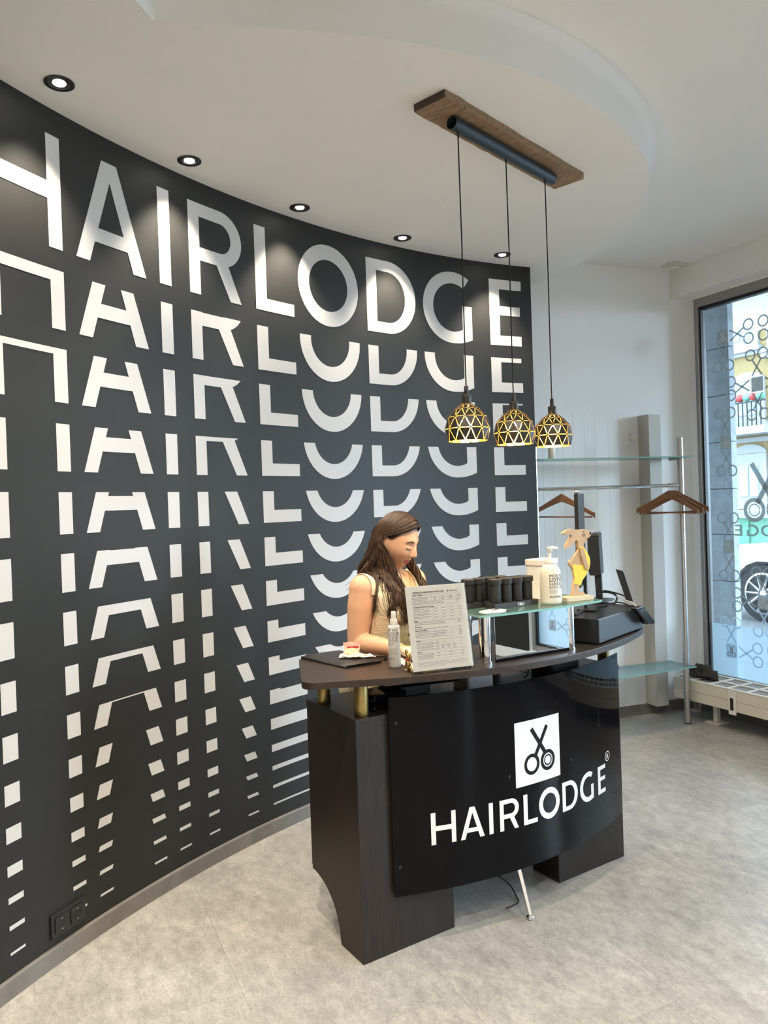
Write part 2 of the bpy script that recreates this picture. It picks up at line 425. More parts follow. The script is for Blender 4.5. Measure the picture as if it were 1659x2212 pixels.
# window wall
C0 = Vector((2.334, 5.734)); DW = Vector((.469, -.883)).normalized(); NW = Vector((-DW.y, DW.x))
def ww(t, z, off=0): p = C0+DW*t+NW*off; return Vector((p.x, p.y, z))
def wtz(u, v, off=0):
    p = onpl(u, v, ww(0, 0, off), (NW.x, NW.y, 0)); return (Vector((p.x, p.y))-C0).dot(DW), p.z
def wbox(m, t0, t1, z0, z1, o0, o1): m.prism([ww(t0, 0, o0)[:2], ww(t1, 0, o0)[:2], ww(t1, 0, o1)[:2], ww(t0, 0, o1)[:2]], z0, z1); return m
TW = 3.0; T2 = 3.4; T3 = 4.75; T4 = 5.9; T5 = 8.6; TE = 9.6
m = MB()
wbox(m, -.3, TE, -.05, .2, -.08, .1); wbox(m, -.3, TE, 3.045, HM, -.02, .1)
wbox(m, -.3, .075, .2, 3.045, 0, .06); wbox(m, TW, T2, .2, 3.045, -.05, .25); wbox(m, T3, TE, .2, 3.045, -.05, .25)
struct(m.build('wall_right', 'wall_white'))
m = MB(); wbox(m, -.2, TE, 3.062, HM, -.16, -.02); struct(m.build('trim_1', 'ceiling_white', bevel=.004))
m = MB(); wbox(m, 0, TE, 0, .1, -.093, -.081); struct(m.build('baseboard_right', 'base_grey'))
# windows
def window(name, t0, t1):
    m = MB(); z0, z1 = .2, 3.045; o0, o1 = -.02, .06
    for a, b, c, d in ((t0, t0+.028, z0, z1), (t1-.028, t1, z0, z1), (t0+.028, t1-.028, z1-.062, z1), (t0+.028, t1-.028, z0, z0+.05)): wbox(m, a, b, c, d, o0, o1)
    w = struct(m.build(name, 'frame_grey'))
    m = MB(); t0 += .0285; t1 -= .0285; z0 += .0505; z1 -= .0625
    for a, b, c, d in ((t0, t0+.014, z0, z1), (t1-.014, t1, z0, z1), (t0+.014, t1-.014, z1-.02, z1), (t0+.014, t1-.014, z0, z0+.014)): wbox(m, a, b, c, d, 0, .05)
    m.build('gasket', 'frame_dark', w)
    m = MB(); m.add([ww(t0+.01, z0+.01, .026), ww(t1-.01, z0+.01, .026), ww(t1-.01, z1-.01, .026), ww(t0+.01, z1-.01, .026)], [(0, 1, 2, 3)])
    g = m.build('pane', 'glass_window', w)
    m = MB(); m.add([ww(t0+.02, z0+.02, .022), ww(t1-.02, z0+.02, .022), ww(t1-.02, .645, .022), ww(t0+.02, .645, .022)], [(0, 1, 2, 3)])
    m.build('frosted_film', 'frost', w)
    return w
W1 = window('window_1', .075, TW); W2 = window('window_2', T2, T3)
m = MB(); wbox(m, T3+.01, TE-.2, .1, 3.04, -.075, -.051); struct(m.build('added_dark_board', 'wall_dark', bevel=.002))  # unseen dark cladding, added to darken the mirror and desk panel reflections
# scissor decals on the glass
def ring3(m, t, z, r, w, off=.019, n=28):
    vs = []; 
    for k in range(n): a = 2*pi*k/n; vs += [ww(t+r*cos(a), z+r*sin(a), off), ww(t+(r-w)*cos(a), z+(r-w)*sin(a), off)]
    m.add(vs, [(2*k, 2*k+1, (2*k+3) % (2*n), (2*k+2) % (2*n)) for k in range(n)])
def bar3(m, a, b, w, off=.0186):
    a = Vector(a); b = Vector(b); d = (b-a).normalized(); p = Vector((-d.y, d.x))*w/2
    m.add([ww(q.x, q.y, off) for q in (a+p, b+p, b-p, a-p)], [(0, 1, 2, 3)])
def scissor(w, t, z, ang, mt):
    m = MB(); c, s = cos(ang), sin(ang)
    def X(x, y): return (t+x*c-y*s, z+x*s+y*c)
    bar3(m, X(-.038, .06), X(.034, .172), .0125, .0182); bar3(m, X(.038, .06), X(-.034, .172), .0125, .0188)
    ring3(m, *X(-.048, .208), .042, .0115); ring3(m, *X(.048, .208), .042, .0115)
    m.build('scissor_decal', mt, w)
def square(w, t, z, mt):
    m = MB()
    m.add([ww(t-.045, z-.05, .0183), ww(t+.045, z-.05, .0183), ww(t+.045, z+.05, .0183), ww(t-.045, z+.05, .0183)], [(0, 1, 2, 3)])
    m.build('square_decal', mt, w)
    m = MB(); bar3(m, (t-.016, z+.034), (t+.012, z-.012), .007, .0178); bar3(m, (t+.016, z+.034), (t-.012, z-.012), .007, .0176)
    ring3(m, t-.019, z-.024, .0165, .005, .0177); ring3(m, t+.019, z-.024, .0165, .005, .0177)
    m.build('scissor_icon', 'paper' if mt == 'decal' else 'frame_grey', w)
sa = wtz(1557, 728.4); sb = wtz(1622.3, 833.5)
dt = .265; dz = .378
for i in range(-1, 18):
    for j in range(-1, 8):
        if (i+j) % 2: continue
        t = sa[0]+i*dt; z = sa[1]-j*dz
        if t < .06 or z < .25: continue
        if TW-.1 < t < T2+.1 or t > T3-.1: continue
        if 1 <= i < 11 and .95 < z < 2.1: continue            # room for the large emblem and the writing
        W_ = W1 if t < TW else W2
        mt = 'decal' if z > .68 else 'frost_decal'
        if t > .12 and z < 3.0: square(W_, t, z, mt)
        for k in range(4):
            tt, zz = t+.208*cos(pi/2+k*pi/2), z+.208*sin(pi/2+k*pi/2)
            if tt < .2 or zz > 2.86 or zz < .32 or TW-.1 < tt < T2+.1 or tt > T3-.1: continue
            if i < 1 and k == 3 and .95 < z < 2.1 and j > 1: continue
            scissor(W_, t, z, k*pi/2, 'decal' if zz > .68 else 'frost_decal')
bt, bz = wtz(1650, 1078)
m = MB(); bar3(m, (bt-.1, bz+.25), (bt+.065, bz-.03), .036, .0182); bar3(m, (bt+.1, bz+.25), (bt-.065, bz-.03), .036, .0187)
ring3(m, bt-.088, bz-.075, .085, .028, .0184, 40); ring3(m, bt+.088, bz-.075, .085, .028, .0185, 40); ring3(m, bt-.088, bz-.075, .045, .008, .0186, 32)
m.build('scissor_decal', 'decal', W1)
ez = wtz(1640, 1145)[1]; et = wtz(1597, 1145)[0]
for ch in 'HAIRLODGE':
    b = letter_bm(ch, 1); k = .08/CAP
    bm_obj(b, lambda x, y: ww(et-.05+(3.37-x)*k*1.35, ez-.045+y*k, .0184), 'window_letter', 'decal', W1)

# walls that close the room
m = MB(); a = wp(-6.0); b = ww(TE, 0); m.prism([(a.x-.2, a.y), (b.x+.3, a.y), (b.x+.3, a.y-.2), (a.x-.2, a.y-.2)], 0, HM); struct(m.build('wall_front', 'wall_white'))
m = MB(); c = bw(-5.5, 0); m.prism([(a.x-.13, a.y), (c[0], c[1]), (c[0]-.2, c[1]), (a.x-.33, a.y)], 0, HM); struct(m.build('wall_side', 'wall_white'))

# floor: vinyl tiles
m = MB(); m.box((1.6, 1.6, -.03), (11, 12.5, .04)); FL = struct(m.build('floor', 'base_grey'))
fd = Vector((cos(R(-65)), sin(R(-65)))); fn = Vector((-fd.y, fd.x)); TW_, TL_ = .625, .94
tile = MB(); tile.prism([(.0003, .0003), (TL_-.0003, .0003), (TL_-.0003, TW_-.0003), (.0003, TW_-.0003)], -.0095, 0)
tile_me = None; base = 2.46-4*TW_
from mathutils.geometry import intersect_point_line
def inside(p):
    if (p-C0).dot(NW) > .5 or (p-CB).dot(NB) < -.6 or p.y < -3.6: return False
    if p.x < -3.6: return False
    return True
for i in range(-6, 12):
    for j in range(-9, 9):
        o = fn*(base+i*TW_) + fd*(-2.45+(j+(i % 3)*.37)*TL_+.9)
        if not inside(o+fd*.45+fn*.3): continue
        if tile_me is None:
            ob = tile.build('floor_tile', 'floor_vinyl', FL); tile_me = ob.data
        else:
            ob = bpy.data.objects.new('floor_tile', tile_me); COL.objects.link(ob); ob.parent = FL
        ob.location = (o.x, o.y, 0); ob.rotation_euler = (0, 0, R(-65))

# ceilings
m = MB(); m.box((1.6, 1.6, HM+.05), (11, 12.5, .1)); CE = struct(m.build('ceiling', 'ceiling_white'))
edge = [(-.65, 2.328), (-.421, 2.365), (-.139, 2.41), (.052, 2.455), (.243, 2.522), (.44, 2.612), (.62, 2.722), (.79, 2.86), (.928, 3.0), (1.058, 3.154), (1.16, 3.3), (1.245, 3.45), (1.32, 3.64), (1.385, 3.88), (1.42, 4.11), (1.425, 4.34), (1.385, 4.6), (1.31, 4.85), (1.2, 5.12), (1.08, 5.34)]
edge = [(-.65, 2.328)] + [(p.x, p.y) for p in spline([Vector((a, b, 0)) for a, b in edge], 4)][1:]
poly = [(-2.15, -3.25), (-.65, 2.328)] + edge[1:] + [bw(-5.6, 0, -.05)[:2], (-3.7, -3.25)]
m = MB(); n = len(poly)
m.add([(p[0], p[1], HD) for p in poly], [tuple(range(n))])
dc = m.build('dropped_ceiling', 'ceiling_white', CE)
prof = [(0, HD), (0, HD+.125), (.003, HD+.142), (.011, HD+.157), (.024, HD+.167), (.04, HM-.0005)]
def cove(line):
    m = MB(); vs = []; N = len(line)
    for i, p in enumerate(line):
        a = Vector(line[max(i-1, 0)]); b = Vector(line[min(i+1, N-1)]); d = (b-a).normalized(); nn = Vector((d.y, -d.x))
        for o, z in prof: vs.append((p[0]+nn.x*o, p[1]+nn.y*o, z))
    K = len(prof)
    m.add(vs, [(i*K+k, (i+1)*K+k, (i+1)*K+k+1, i*K+k+1) for i in range(N-1) for k in range(K-1)])
    m.build('cove_face', 'ceiling_white', CE, smooth=60)
cove(edge); cove([(-2.15, -3.25), (-.65, 2.328)])
# ceiling sensor
p = onz(1455, 571, HM)
t = thing('ceiling_sensor', (p.x, p.y, HM), 'small white square sensor on the ceiling near the window beam', 'sensor', rz=R(20))
m = MB(); m.box((0, 0, -.009), (.12, .12, .016)); m.build('housing', 'white_plastic', t, bevel=.004)
m = MB(); m.box((0, 0, -.0215), (.08, .05, .008)); m.build('grille', 'radiator_light', t, bevel=.003)

# downlights
def downlight(x, y, z, label, grp, watt, size=88, blend=.7, col=(1, .86, .68)):
    t = thing('downlight', (x, y, z), label, 'downlight', group=grp)
    m = MB(); m.lathe([(.0315, -.001), (.0505, -.001), (.0505, -.004), (.047, -.006), (.034, -.0055), (.0315, -.003)], n=36, cap=False)
    m.f += [tuple(range(0, 36))] ; m.mi += [0]
    m.f.pop(); m.mi.pop()
    m.build('trim_ring', 'black_plastic', t, smooth=40)
    m = MB(); m.lathe([(.0005, -.0012), (.0215, -.0012), (.0315, -.0028)], n=36, cap=False); m.build('baffle', 'chrome', t, smooth=40)
    m = MB(); m.lathe([(.0005, -.0042), (.02, -.0042), (.022, -.0026), (.022, -.0015)], n=30, cap=False); m.build('lamp_lens', 'downlight', t, smooth=40)
    l = bpy.data.lights.new('spot', 'SPOT'); l.energy = watt; l.color = col; l.spot_size = R(size); l.spot_blend = blend; l.shadow_soft_size = .03
    lo = bpy.data.objects.new('spot_light', l); COL.objects.link(lo); lo.parent = t; lo.location = (0, 0, -.02); lo.rotation_euler = (0, 0, 0)
    return t
DLW = 34; FILLW = 60
dl = [((128, 179), 'round black ceiling downlight, nearest the large H, above the lettered wall'), ((409, 346.5), 'round black ceiling downlight above the letters I and R'),
      ((647.5, 448), 'round black ceiling downlight above the letter O'), ((869.5, 513.5), 'round black ceiling downlight above the letter D'), ((1085, 550), 'round black ceiling downlight above the letter E, nearest the wall end')]
for (u, v), lb in dl:
    p = onz(u, v, HD); downlight(p.x, p.y, HD, lb, 'downlights along the lettered wall', DLW)
for x, y, lb in ((-1.55, 1.7, 'added unseen downlight over the lettered wall, just left of the frame'), (-1.85, .6, 'added unseen downlight over the lettered wall, level with the viewer'), (-2.3, -.8, 'added unseen downlight over the lettered wall, behind the viewer')):  # row continued out of view, added for brightness
    downlight(x, y, HD, lb, 'downlights along the lettered wall', DLW)
k = 0; side = ['left', 'middle', 'right']; rowl = ['front', 'second', 'rear']
for j, y in enumerate((1.75, .1, -1.7)):  # unseen fixtures added in the main ceiling to brighten the room
    for i, x in enumerate((-.35, 1.2, 3.1)):
        downlight(x, y, HM, 'added unseen downlight in the main ceiling, %s row behind the viewer, %s' % (rowl[j], side[i]), 'added downlights in the main ceiling', FILLW*(1.45, 1, .8)[i], 124, .5, ((1, .83, .62), (1, .86, .68), (.9, .96, 1))[i])
# double wall socket
def sock():
    s0, z0 = .291, .14
    p = Vector(onwall(s0, z0, 0)); nn = wn(s0); tt = Vector((-nn.y, nn.x))
    t = thing('wall_socket', (p.x, p.y, z0), 'black double wall socket low on the lettered wall above the skirting', 'socket', rz=math.atan2(tt.y, tt.x))
    # local: x along wall, -y into room
    m = MB(); m.box((0, -.006, 0), (.156, .011, .084)); m.build('frame', 'black_plastic', t, bevel=.002)
    for x in (-.0355, .0355):
        m = MB(); m.box((x, -.0135, 0), (.056, .004, .056)); e = m.build('insert', 'black_plastic', t, bevel=.001)
        m = MB(); vs = []
        for k in range(28):
            a = 2*pi*k/28
            for r, y in ((.0215, -.0158), (.0205, -.0168), (.0195, -.0158)): vs.append((x+r*cos(a), y, r*sin(a)))
        m.add(vs, [(3*k+q, 3*((k+1) % 28)+q, 3*((k+1) % 28)+q+1, 3*k+q+1) for k in range(28) for q in (0, 1)]); m.build('rim', 'leather', e, smooth=50)
        m = MB(); m.tube([(x, -.0157, 0), (x, -.0162, 0)], .019, 24); m.build('well', 'rubber', e)
        for zz in (-.0185, .0185):
            m = MB(); m.box((x, -.017, zz), (.006, .002, .004)); m.build('earth_clip', 'steel', e)
sock()

# radiator under the window
r0 = ww(.11, 0, -.4); 
t = thing('radiator', ww(1.4, .0, -.25), 'long low beige convector radiator standing in front of the window', 'radiator')
def rb(name, mt, a, b, z0, z1, o0, o1, par=t, bevel=.002):
    m = MB(); wbox(m, a, b, z0, z1, o0, o1); return m.build(name, mt, par, bevel=bevel, world=True)
RA, RBb = .12, 2.7
body = rb('front_panel', 'radiator', RA, RBb, .155, .222, -.4, -.385); rb('front_panel', 'radiator', RA, RBb, .2235, .296, -.4, -.385)
rb('end_panel', 'radiator', RA, RA+.012, .155, .296, -.3845, -.12); rb('end_panel', 'radiator', RBb-.012, RBb, .155, .296, -.3845, -.12); rb('back_panel', 'radiator', RA+.0125, RBb-.0125, .155, .28, -.135, -.12)
for i in range(18):
    a = RA+i*(RBb-RA)/18
    rb('cross_rail', 'radiator_light', a, a+.018, .2965, .303, -.4, -.12, bevel=.001)
rb('top_rail', 'radiator_light', RA+.018, RBb, .2965, .3025, -.402, -.38, bevel=.001); rb('top_rail', 'radiator_light', RA+.018, RBb, .2965, .3025, -.272, -.25, bevel=.001); rb('top_rail', 'radiator_light', RA+.018, RBb, .2965, .3025, -.142, -.12, bevel=.001)
for i in range(18):
    for o in (-.379, -.249):
        a = RA+i*(RBb-RA)/18+.019
        if a > 1.6: continue
        m = MB()
        for k in range(9): wbox(m, a+k*.0133, a+k*.0133+.007, .285, .2955, o, o+.106)
        m.build('grille', 'grille_grey', t, world=True)
rb('backing', 'rubber', RA+.013, RBb-.013, .2, .21, -.384, -.136)
for tt in (.36, 1.9):
    rb('leg', 'radiator_light', tt-.016, tt+.016, .006, .2, -.27, -.235); rb('foot_plate', 'radiator_light', tt-.055, tt+.055, .0005, .006, -.315, -.19)
rb('pipe', 'steel', .17, .185, .0005, .17, -.2, -.185); rb('valve', 'radiator_light', .2, .26, .09, .13, -.18, -.14)
q = wtz(1583, 1510, -.4)[0]
e = rb('sensor_strip', 'white_plastic', q-.026, q+.026, .135, .292, -.412, -.4005); rb('sensor_window', 'rubber', q-.012, q+.012, .165, .245, -.4135, -.4122, e, 0)
# dark patterned cloth on the radiator
m = MB(); rr = random.Random(3)
P0 = ww(.17, .303, -.17); 
CA = onz(1480, 1452, .304); CB_ = onz(1556, 1472, .304); CN = Vector((-(CB_-CA).y, (CB_-CA).x, 0)).normalized()
def cloth(m):
    N, K = 26, 22; vs = []
    for i in range(N+1):
        a = i/N
        for k in range(K):
            b = 2*pi*k/K; rad = .052*(sin(pi*min(1, a*1.02+.02))**.45)*(1+.22*sin(3*b+7*a)+.14*sin(7*b-11*a)+.1*sin(13*a*pi))
            y = rad*cos(b)*1.1+.012*sin(5*a); z = max(.0015, rad*.75*(sin(b)+.6)+.012*sin(9*a+2*b))
            p = CA.lerp(CB_, a)+CN*y; vs.append((p.x, p.y, .3035+z))
    fs = [(i*K+k, i*K+(k+1) % K, (i+1)*K+(k+1) % K, (i+1)*K+k) for i in range(N) for k in range(K)]
    fs += [tuple(range(K)), tuple(range(N*K, N*K+K))]; m.add(vs, fs)
cloth(m); o = m.build('scarf', 'cloth_dark', smooth=True); tag(o, 'crumpled dark patterned cloth lying on the end of the beige radiator', 'scarf')

# coat rack: steel poles, rail, glass shelves
pr = onz(1486, 1563, 0); pl = aty(1156.5, 1090, 5.02)
t = thing('coat_rack', (1.6, 5.2, 0), 'coat rack of steel poles and rail with glass shelves by the white wall', 'coat rack')
def cylz(name, mt, x, y, z0, z1, r, n=28, par=t):
    m = MB(); m.lathe([(r*.96, z0), (r, z0+.004), (r, z1-.004), (r*.96, z1)], (x, y, 0), n); return m.build(name, mt, par, smooth=40, world=True)
cylz('pole', 'steel', pr.x, pr.y, 0.008, 2.0, .0215); cylz('pole', 'steel', pl.x, pl.y, .008, 2.0, .0215)
for p in (pr, pl): cylz('pole_foot', 'rubber', p.x, p.y, .0005, .0078, .023)
dr = Vector((pr.x-pl.x, pr.y-pl.y)).normalized(); dn = Vector((-dr.y, dr.x))
m = MB(); m.tube([(pl.x+dr.x*.0225, pl.y+dr.y*.0225, 1.667), (pr.x-dr.x*.0225, pr.y-dr.y*.0225, 1.667)], .0125, 20); m.build('rail', 'chrome', t, smooth=40, world=True)
for p in (pr, pl):
    for z in (1.667, .4, 1.85):
        m = MB(); a = Vector((p.x, p.y, z))+Vector((dn.x, dn.y, 0))*.022; b = a+Vector((dn.x, dn.y, 0))*(.1 if p is pr else .18)
        m.tube([a, b], .008, 12); m.build('wall_arm', 'steel', t, smooth=40, world=True)
def gshelf(pts, z, par=t):
    m = MB(); m.prism(pts, z, z+.008); m.mi = [0, 0]+[1]*len(pts)
    return m.build('glass_shelf', ['glass_shelf', 'glass_edge'], par, world=True)
def gfrost(pts, z, par=t):
    m = MB(); m.prism(pts, z, z+.008); m.mi = [0, 0]+[1]*len(pts)
    return m.build('glass_shelf', ['glass_frost', 'glass_edge'], par, world=True)
def quad(a, b, dep): a = Vector(a); b = Vector(b); n_ = Vector((-(b-a).y, (b-a).x)).normalized()*dep; return [tuple(a), tuple(b), tuple(b+n_), tuple(a+n_)]
F1 = Vector((pl.x+.03, pl.y-.03)); F2 = Vector((pr.x+.075, pr.y-.035))
UP = gshelf([tuple(F1), tuple(F2), tuple(F2+dn*.27), tuple(F1+dn*.2)], 1.859)
gfrost([(1.12, 4.83), (2.13, 5.252), (2.03, 5.47), (1.02, 5.12)], .4005)
# white roll on the upper shelf
p = aty(1192, 985, 5.1); o = MB().lathe([(.022, 0), (.024, .003), (.024, .085), (.022, .09)], (p.x, p.y, 1.8675), 20).build('paper_roll', 'cream_plastic', smooth=40); tag(o, 'small cream roll standing on the upper glass shelf of the coat rack', 'roll')
# hangers
def make_hanger():
    t = thing('coat_hanger', (0, 0, 0), '', 'coat hanger', group='wooden hangers on the rail')
    m = MB(); N = 22; vs = []; fs = []
    for i in range(N+1):
        x = -.215+.43*i/N; a = abs(x)/.215
        zc = -.075-.105*a**1.25+.012*(1-a)**3; h = .013+.012*(1-a)**2+(.004 if a > .93 else 0); y = -.03*a*a; w = .006+.003*a
        for dy, dz in ((-w, -h), (w, -h), (w, h), (0, h*1.25), (-w, h)): vs.append((x, y+dy, zc+dz))
    for i in range(N):
        for k in range(5): fs.append((5*i+k, 5*i+(k+1) % 5, 5*i+5+(k+1) % 5, 5*i+5+k))
    fs += [(0, 1, 2, 3, 4), tuple(5*N+k for k in range(5))]
    m.add(vs, fs); m.build('shoulder', 'hanger_wood', t, smooth=35)
    m = MB(); m.tube([(-.195, -.02, -.187), (.195, -.02, -.187)], .0055, 10); m.build('trouser_bar', 'hanger_wood', t, smooth=True)
    pts = [(0, 0, -.05), (0, 0, -.03), (.004, 0, -.018), (.016, 0, -.008)]+[(.0145*cos(a), 0, .0+.0145*sin(a)) for a in [R(x) for x in range(-20, 190, 15)]]
    m = MB(); m.tube(spline(pts, 3), .0018, 8); m.build('hook', 'steel', t, smooth=True)
    return t
h0 = make_hanger(); ra = math.atan2(dr.y, dr.x)
def onrail(k): return Vector((pl.x+dr.x*k, pl.y+dr.y*k, 1.667))
L = (Vector((pr.x-pl.x, pr.y-pl.y))).length
spots = [(aty(1213, 1056, 5.07), R(-30), 'single wooden coat hanger hanging on the rail behind the rabbit figure')]
hl = ['frontmost wooden hanger', 'second wooden hanger', 'third wooden hanger', 'rearmost wooden hanger']
for i in range(4): spots.append((onrail(L-.095+i*.016), R(-56+i*3), hl[i]+' in the bunch at the right end of the rail'))
for i, (p, a, lb) in enumerate(spots):
    h = h0 if i == 0 else copy_tree(h0)
    k = (Vector((p.x, p.y))-Vector((pl.x, pl.y))).dot(dr) if i == 0 else None
    if i == 0: p = onrail(k)
    h.location = (p.x, p.y, 1.667); h.rotation_euler = (0, R([1.5, 2, -1, 1, -2, 0][i]), ra+a); h['label'] = lb

# ------------------------------------------------------------------ outside the window
m = MB(); q = [ww(-30, 0, .35), ww(40, 0, .35), ww(40, 0, 40), ww(-30, 0, 40)]; m.add([(a.x, a.y, .14) for a in q], [(0, 1, 2, 3)])
struct(m.build('street', 'street'))
ta = .02; tb = wtz(1592, 1000, .36)[0]
st = thing('stone_pillar', ww((ta+tb)/2, .14, .5), 'dark grey stone-clad pillar outside the window, beside the frame', 'pillar')
zz = [3.2]+[wtz(1592, y, .36)[1] for y in (747, 851, 953, 1055, 1154, 1255, 1356)]+[.14]
m = MB(); wbox(m, ta-1.2, tb-.004, .14, 3.19, .325, .36); m.build('core', 'rubber', st, world=True)
for a, b in zip(zz[:-1], zz[1:]):
    m = MB(); wbox(m, ta-1.2, tb, b+.003, a-.003, .3, .324); m.build('stone_slab', 'stone', st, world=True)
    m = MB(); wbox(m, tb-.0035, tb, b+.003, a-.003, .3245, .36); m.build('stone_slab', 'stone', st, world=True)
# unseen storeys above the shop window, added to block sky light on the facade
m = MB(); wbox(m, -14, 16, 3.3, 15, -1.5, .1); o = m.build('added_storeys', 'facade_white'); struct(o)
# yellow town house across the street
FO = 18.0
def ftz(u, v): return wtz(u, v, FO)
hs = thing('town_house', ww(0, .14, FO), 'pale yellow town house with white trimmed windows across the street', 'building')
def fb(name, mt, t0, t1, z0, z1, o0, o1, par=hs): m = MB(); wbox(m, t0, t1, z0, z1, FO-o1, FO-o0); return m.build(name, mt, par, world=True)
tc = ftz(1625, 900)[0]; px = ftz(1640, 900)[0]-ftz(1620, 900)[0]; px /= 20
zt = ftz(1640, 660)[1]
fb('wall', 'facade', tc-9, tc+14, .14, zt, -6, 0); fb('roof', 'facade_roof', tc-9.3, tc+14.3, zt+.3, zt+3.0, -6, .2); fb('cornice', 'facade_white', tc-9.2, tc+14.2, zt, zt+.3, -.2, .45)
def band(v0, v1, o=.12): fb('string_course', 'facade_white', tc-9, tc+14, ftz(1640, v1)[1], ftz(1640, v0)[1], 0, o)
band(752, 764); band(912, 924); band(944, 954)
def fwin(u, v0, v1, arch=False):
    t, z1 = ftz(u, v0); _, z0 = ftz(u, v1); w = .62
    f = fb('window', 'facade_white', t-w, t+w, z0-.15, z1+.3, .001, .1)
    fb('pane', 'facade_glass', t-w*.55, t-.03, z0+.12, z1-.1, .101, .13, f); fb('pane', 'facade_glass', t+.03, t+w*.55, z0+.12, z1-.1, .101, .13, f)
    fb('sill', 'facade_white', t-w*1.2, t+w*1.2, z0-.3, z0-.151, .001, .25)
    m = MB(); pts = []
    for k in range(13):
        a = pi*k/12; pts.append((t+w*cos(a), z1+.31+w*.5*sin(a)))
    m.extr([ww(a, b, FO-.001) for a, b in pts], tuple(Vector((NW.x, NW.y, 0))*-.09)); m.build('pediment', 'facade_white', hs, world=True)
for k in range(-2, 6):
    fwin(1603+k*95, 690, 745); fwin(1618+k*95, 845, 905); fwin(1622+k*95, 1000, 1080)
# balcony
bt, bz = ftz(1630, 906)
fb('balcony', 'facade_white', bt-1.1, bt+1.1, bz-.55, bz-.3, .26, 1.1)
for k in range(-6, 7):
    m = MB(); p = ww(bt+k*.16, bz-.3, FO-1.02); m.tube([p, p+Vector((0, 0, .75))], .02, 6); m.build('baluster', 'frame_dark', hs, world=True)
fb('handrail', 'frame_dark', bt-1.1, bt+1.1, bz+.45, bz+.5, .98, 1.06)
for k in range(-4, 5):
    p = ww(bt+k*.24, bz+.62, FO-1.02); MB().ball(tuple(p), (.15, .15, .12), 8, 6).build('flower', 'red' if k % 2 else 'shutter_green', hs, world=True)
# green kiosk box
k0 = 9.0
ga, gz1 = wtz(1585, 1103, k0); _, gz0 = wtz(1640, 1200, k0)
t = thing('green_container', ww(ga+2, .14, k0+.8), 'green metal container standing across the street behind the white car', 'container')
m = MB(); wbox(m, ga, ga+4.5, .3, gz1-.15, k0, k0+1.6); m.build('body', 'shutter_green', t, world=True)
m = MB(); wbox(m, ga-.1, ga+4.6, gz1-.149, gz1, k0-.15, k0+1.7); m.build('lid', 'facade_white', t, world=True)
for k in range(6): m = MB(); wbox(m, ga+.3+k*.7, ga+.36+k*.7, .3, gz1-.2, k0-.04, k0-.001); m.build('rib', 'shutter_green', t, world=True)
for k in (.4, 4.0): m = MB(); wbox(m, ga+k-.15, ga+k+.15, .141, .299, k0+.2, k0+1.4); m.build('foot', 'tyre', t, world=True)
# white car
hub = aty(1646, 1288, 8.46); ht = (Vector((hub.x, hub.y))-C0).dot(DW); ho = (Vector((hub.x, hub.y))-C0).dot(NW)
cart = thing('car', ww(ht+1.3, .14, ho+.8), 'white car parked on the street outside the window', 'car')
prof = [(-.82, .32), (-.85, .55), (-.78, .75), (-.35, .86), (.25, .95), (.85, 1.36), (1.6, 1.46), (2.6, 1.4), (3.2, 1.02), (3.5, .9), (3.52, .45), (3.45, .3)]
prof = [(p.x, p.y) for p in spline([Vector((a, b, 0)) for a, b in prof], 4)]
arc = lambda c: [(c+.39*cos(a), .32+.39*sin(a)) for a in [R(x) for x in range(0, 181, 15)]]
low = [(3.1, .3)]+[(2.62+.39*cos(R(a)), .3+.39*sin(R(a))) for a in range(0, 181, 20)]+[(.39*cos(R(a)), .3+.39*sin(R(a))) for a in range(0, 181, 20)]
m = MB(); m.extr([ww(ht+a, .14+b, ho+.02) for a, b in prof+low], tuple(Vector((NW.x, NW.y, 0))*1.66)); m.build('body', 'car_white', cart, world=True, bevel=0)
glass = [(.38, .98), (.9, 1.3), (1.55, 1.38), (1.55, .98)]
for g in (glass, [(1.63, .98), (1.63, 1.38), (2.5, 1.33), (2.95, 1.0)]):
    m = MB(); m.extr([ww(ht+a, .14+b, ho+.019) for a, b in g], tuple(Vector((NW.x, NW.y, 0))*-.004)); m.build('side_window', 'car_glass', cart, world=True)
for c in (0, 2.62):
    for o in (.03, 1.47):
        m = MB(); a = ww(ht+c, .14+.325, ho+o); nn = Vector((NW.x, NW.y, 0)); m.tube([a, a+nn*.02, a+nn*.18, a+nn*.2], [.3, .325, .325, .3], 32); w = m.build('wheel', 'tyre', cart, smooth=40, world=True)
        if o < 1:
            m = MB(); b = a-nn*.004; vs = []
            for k in range(32): q = 2*pi*k/32; e = Vector((DW.x*cos(q), DW.y*cos(q), sin(q))); vs += [b+e*.235, b+e*.215-nn*.004]
            m.add(vs, [(2*k, 2*k+1, (2*k+3) % 64, (2*k+2) % 64) for k in range(32)])
            for k in range(10):
                q = 2*pi*k/10; e = Vector((DW.x*cos(q), DW.y*cos(q), sin(q))); m.tube([b+e*.04-nn*.005, b+e*.22-nn*.003], [.02, .012], 6)
            m.tube([b-nn*.012, b], .05, 16); m.build('alloy_rim', 'alloy', w, smooth=40, world=True)
m = MB(); m.extr([ww(ht+a, .14+b, ho+.0195) for a, b in ((-.83, .62), (-.55, .66), (-.5, .78), (-.74, .74))], tuple(Vector((NW.x, NW.y, 0))*-.006)); m.build('headlight', 'alloy', cart, world=True)
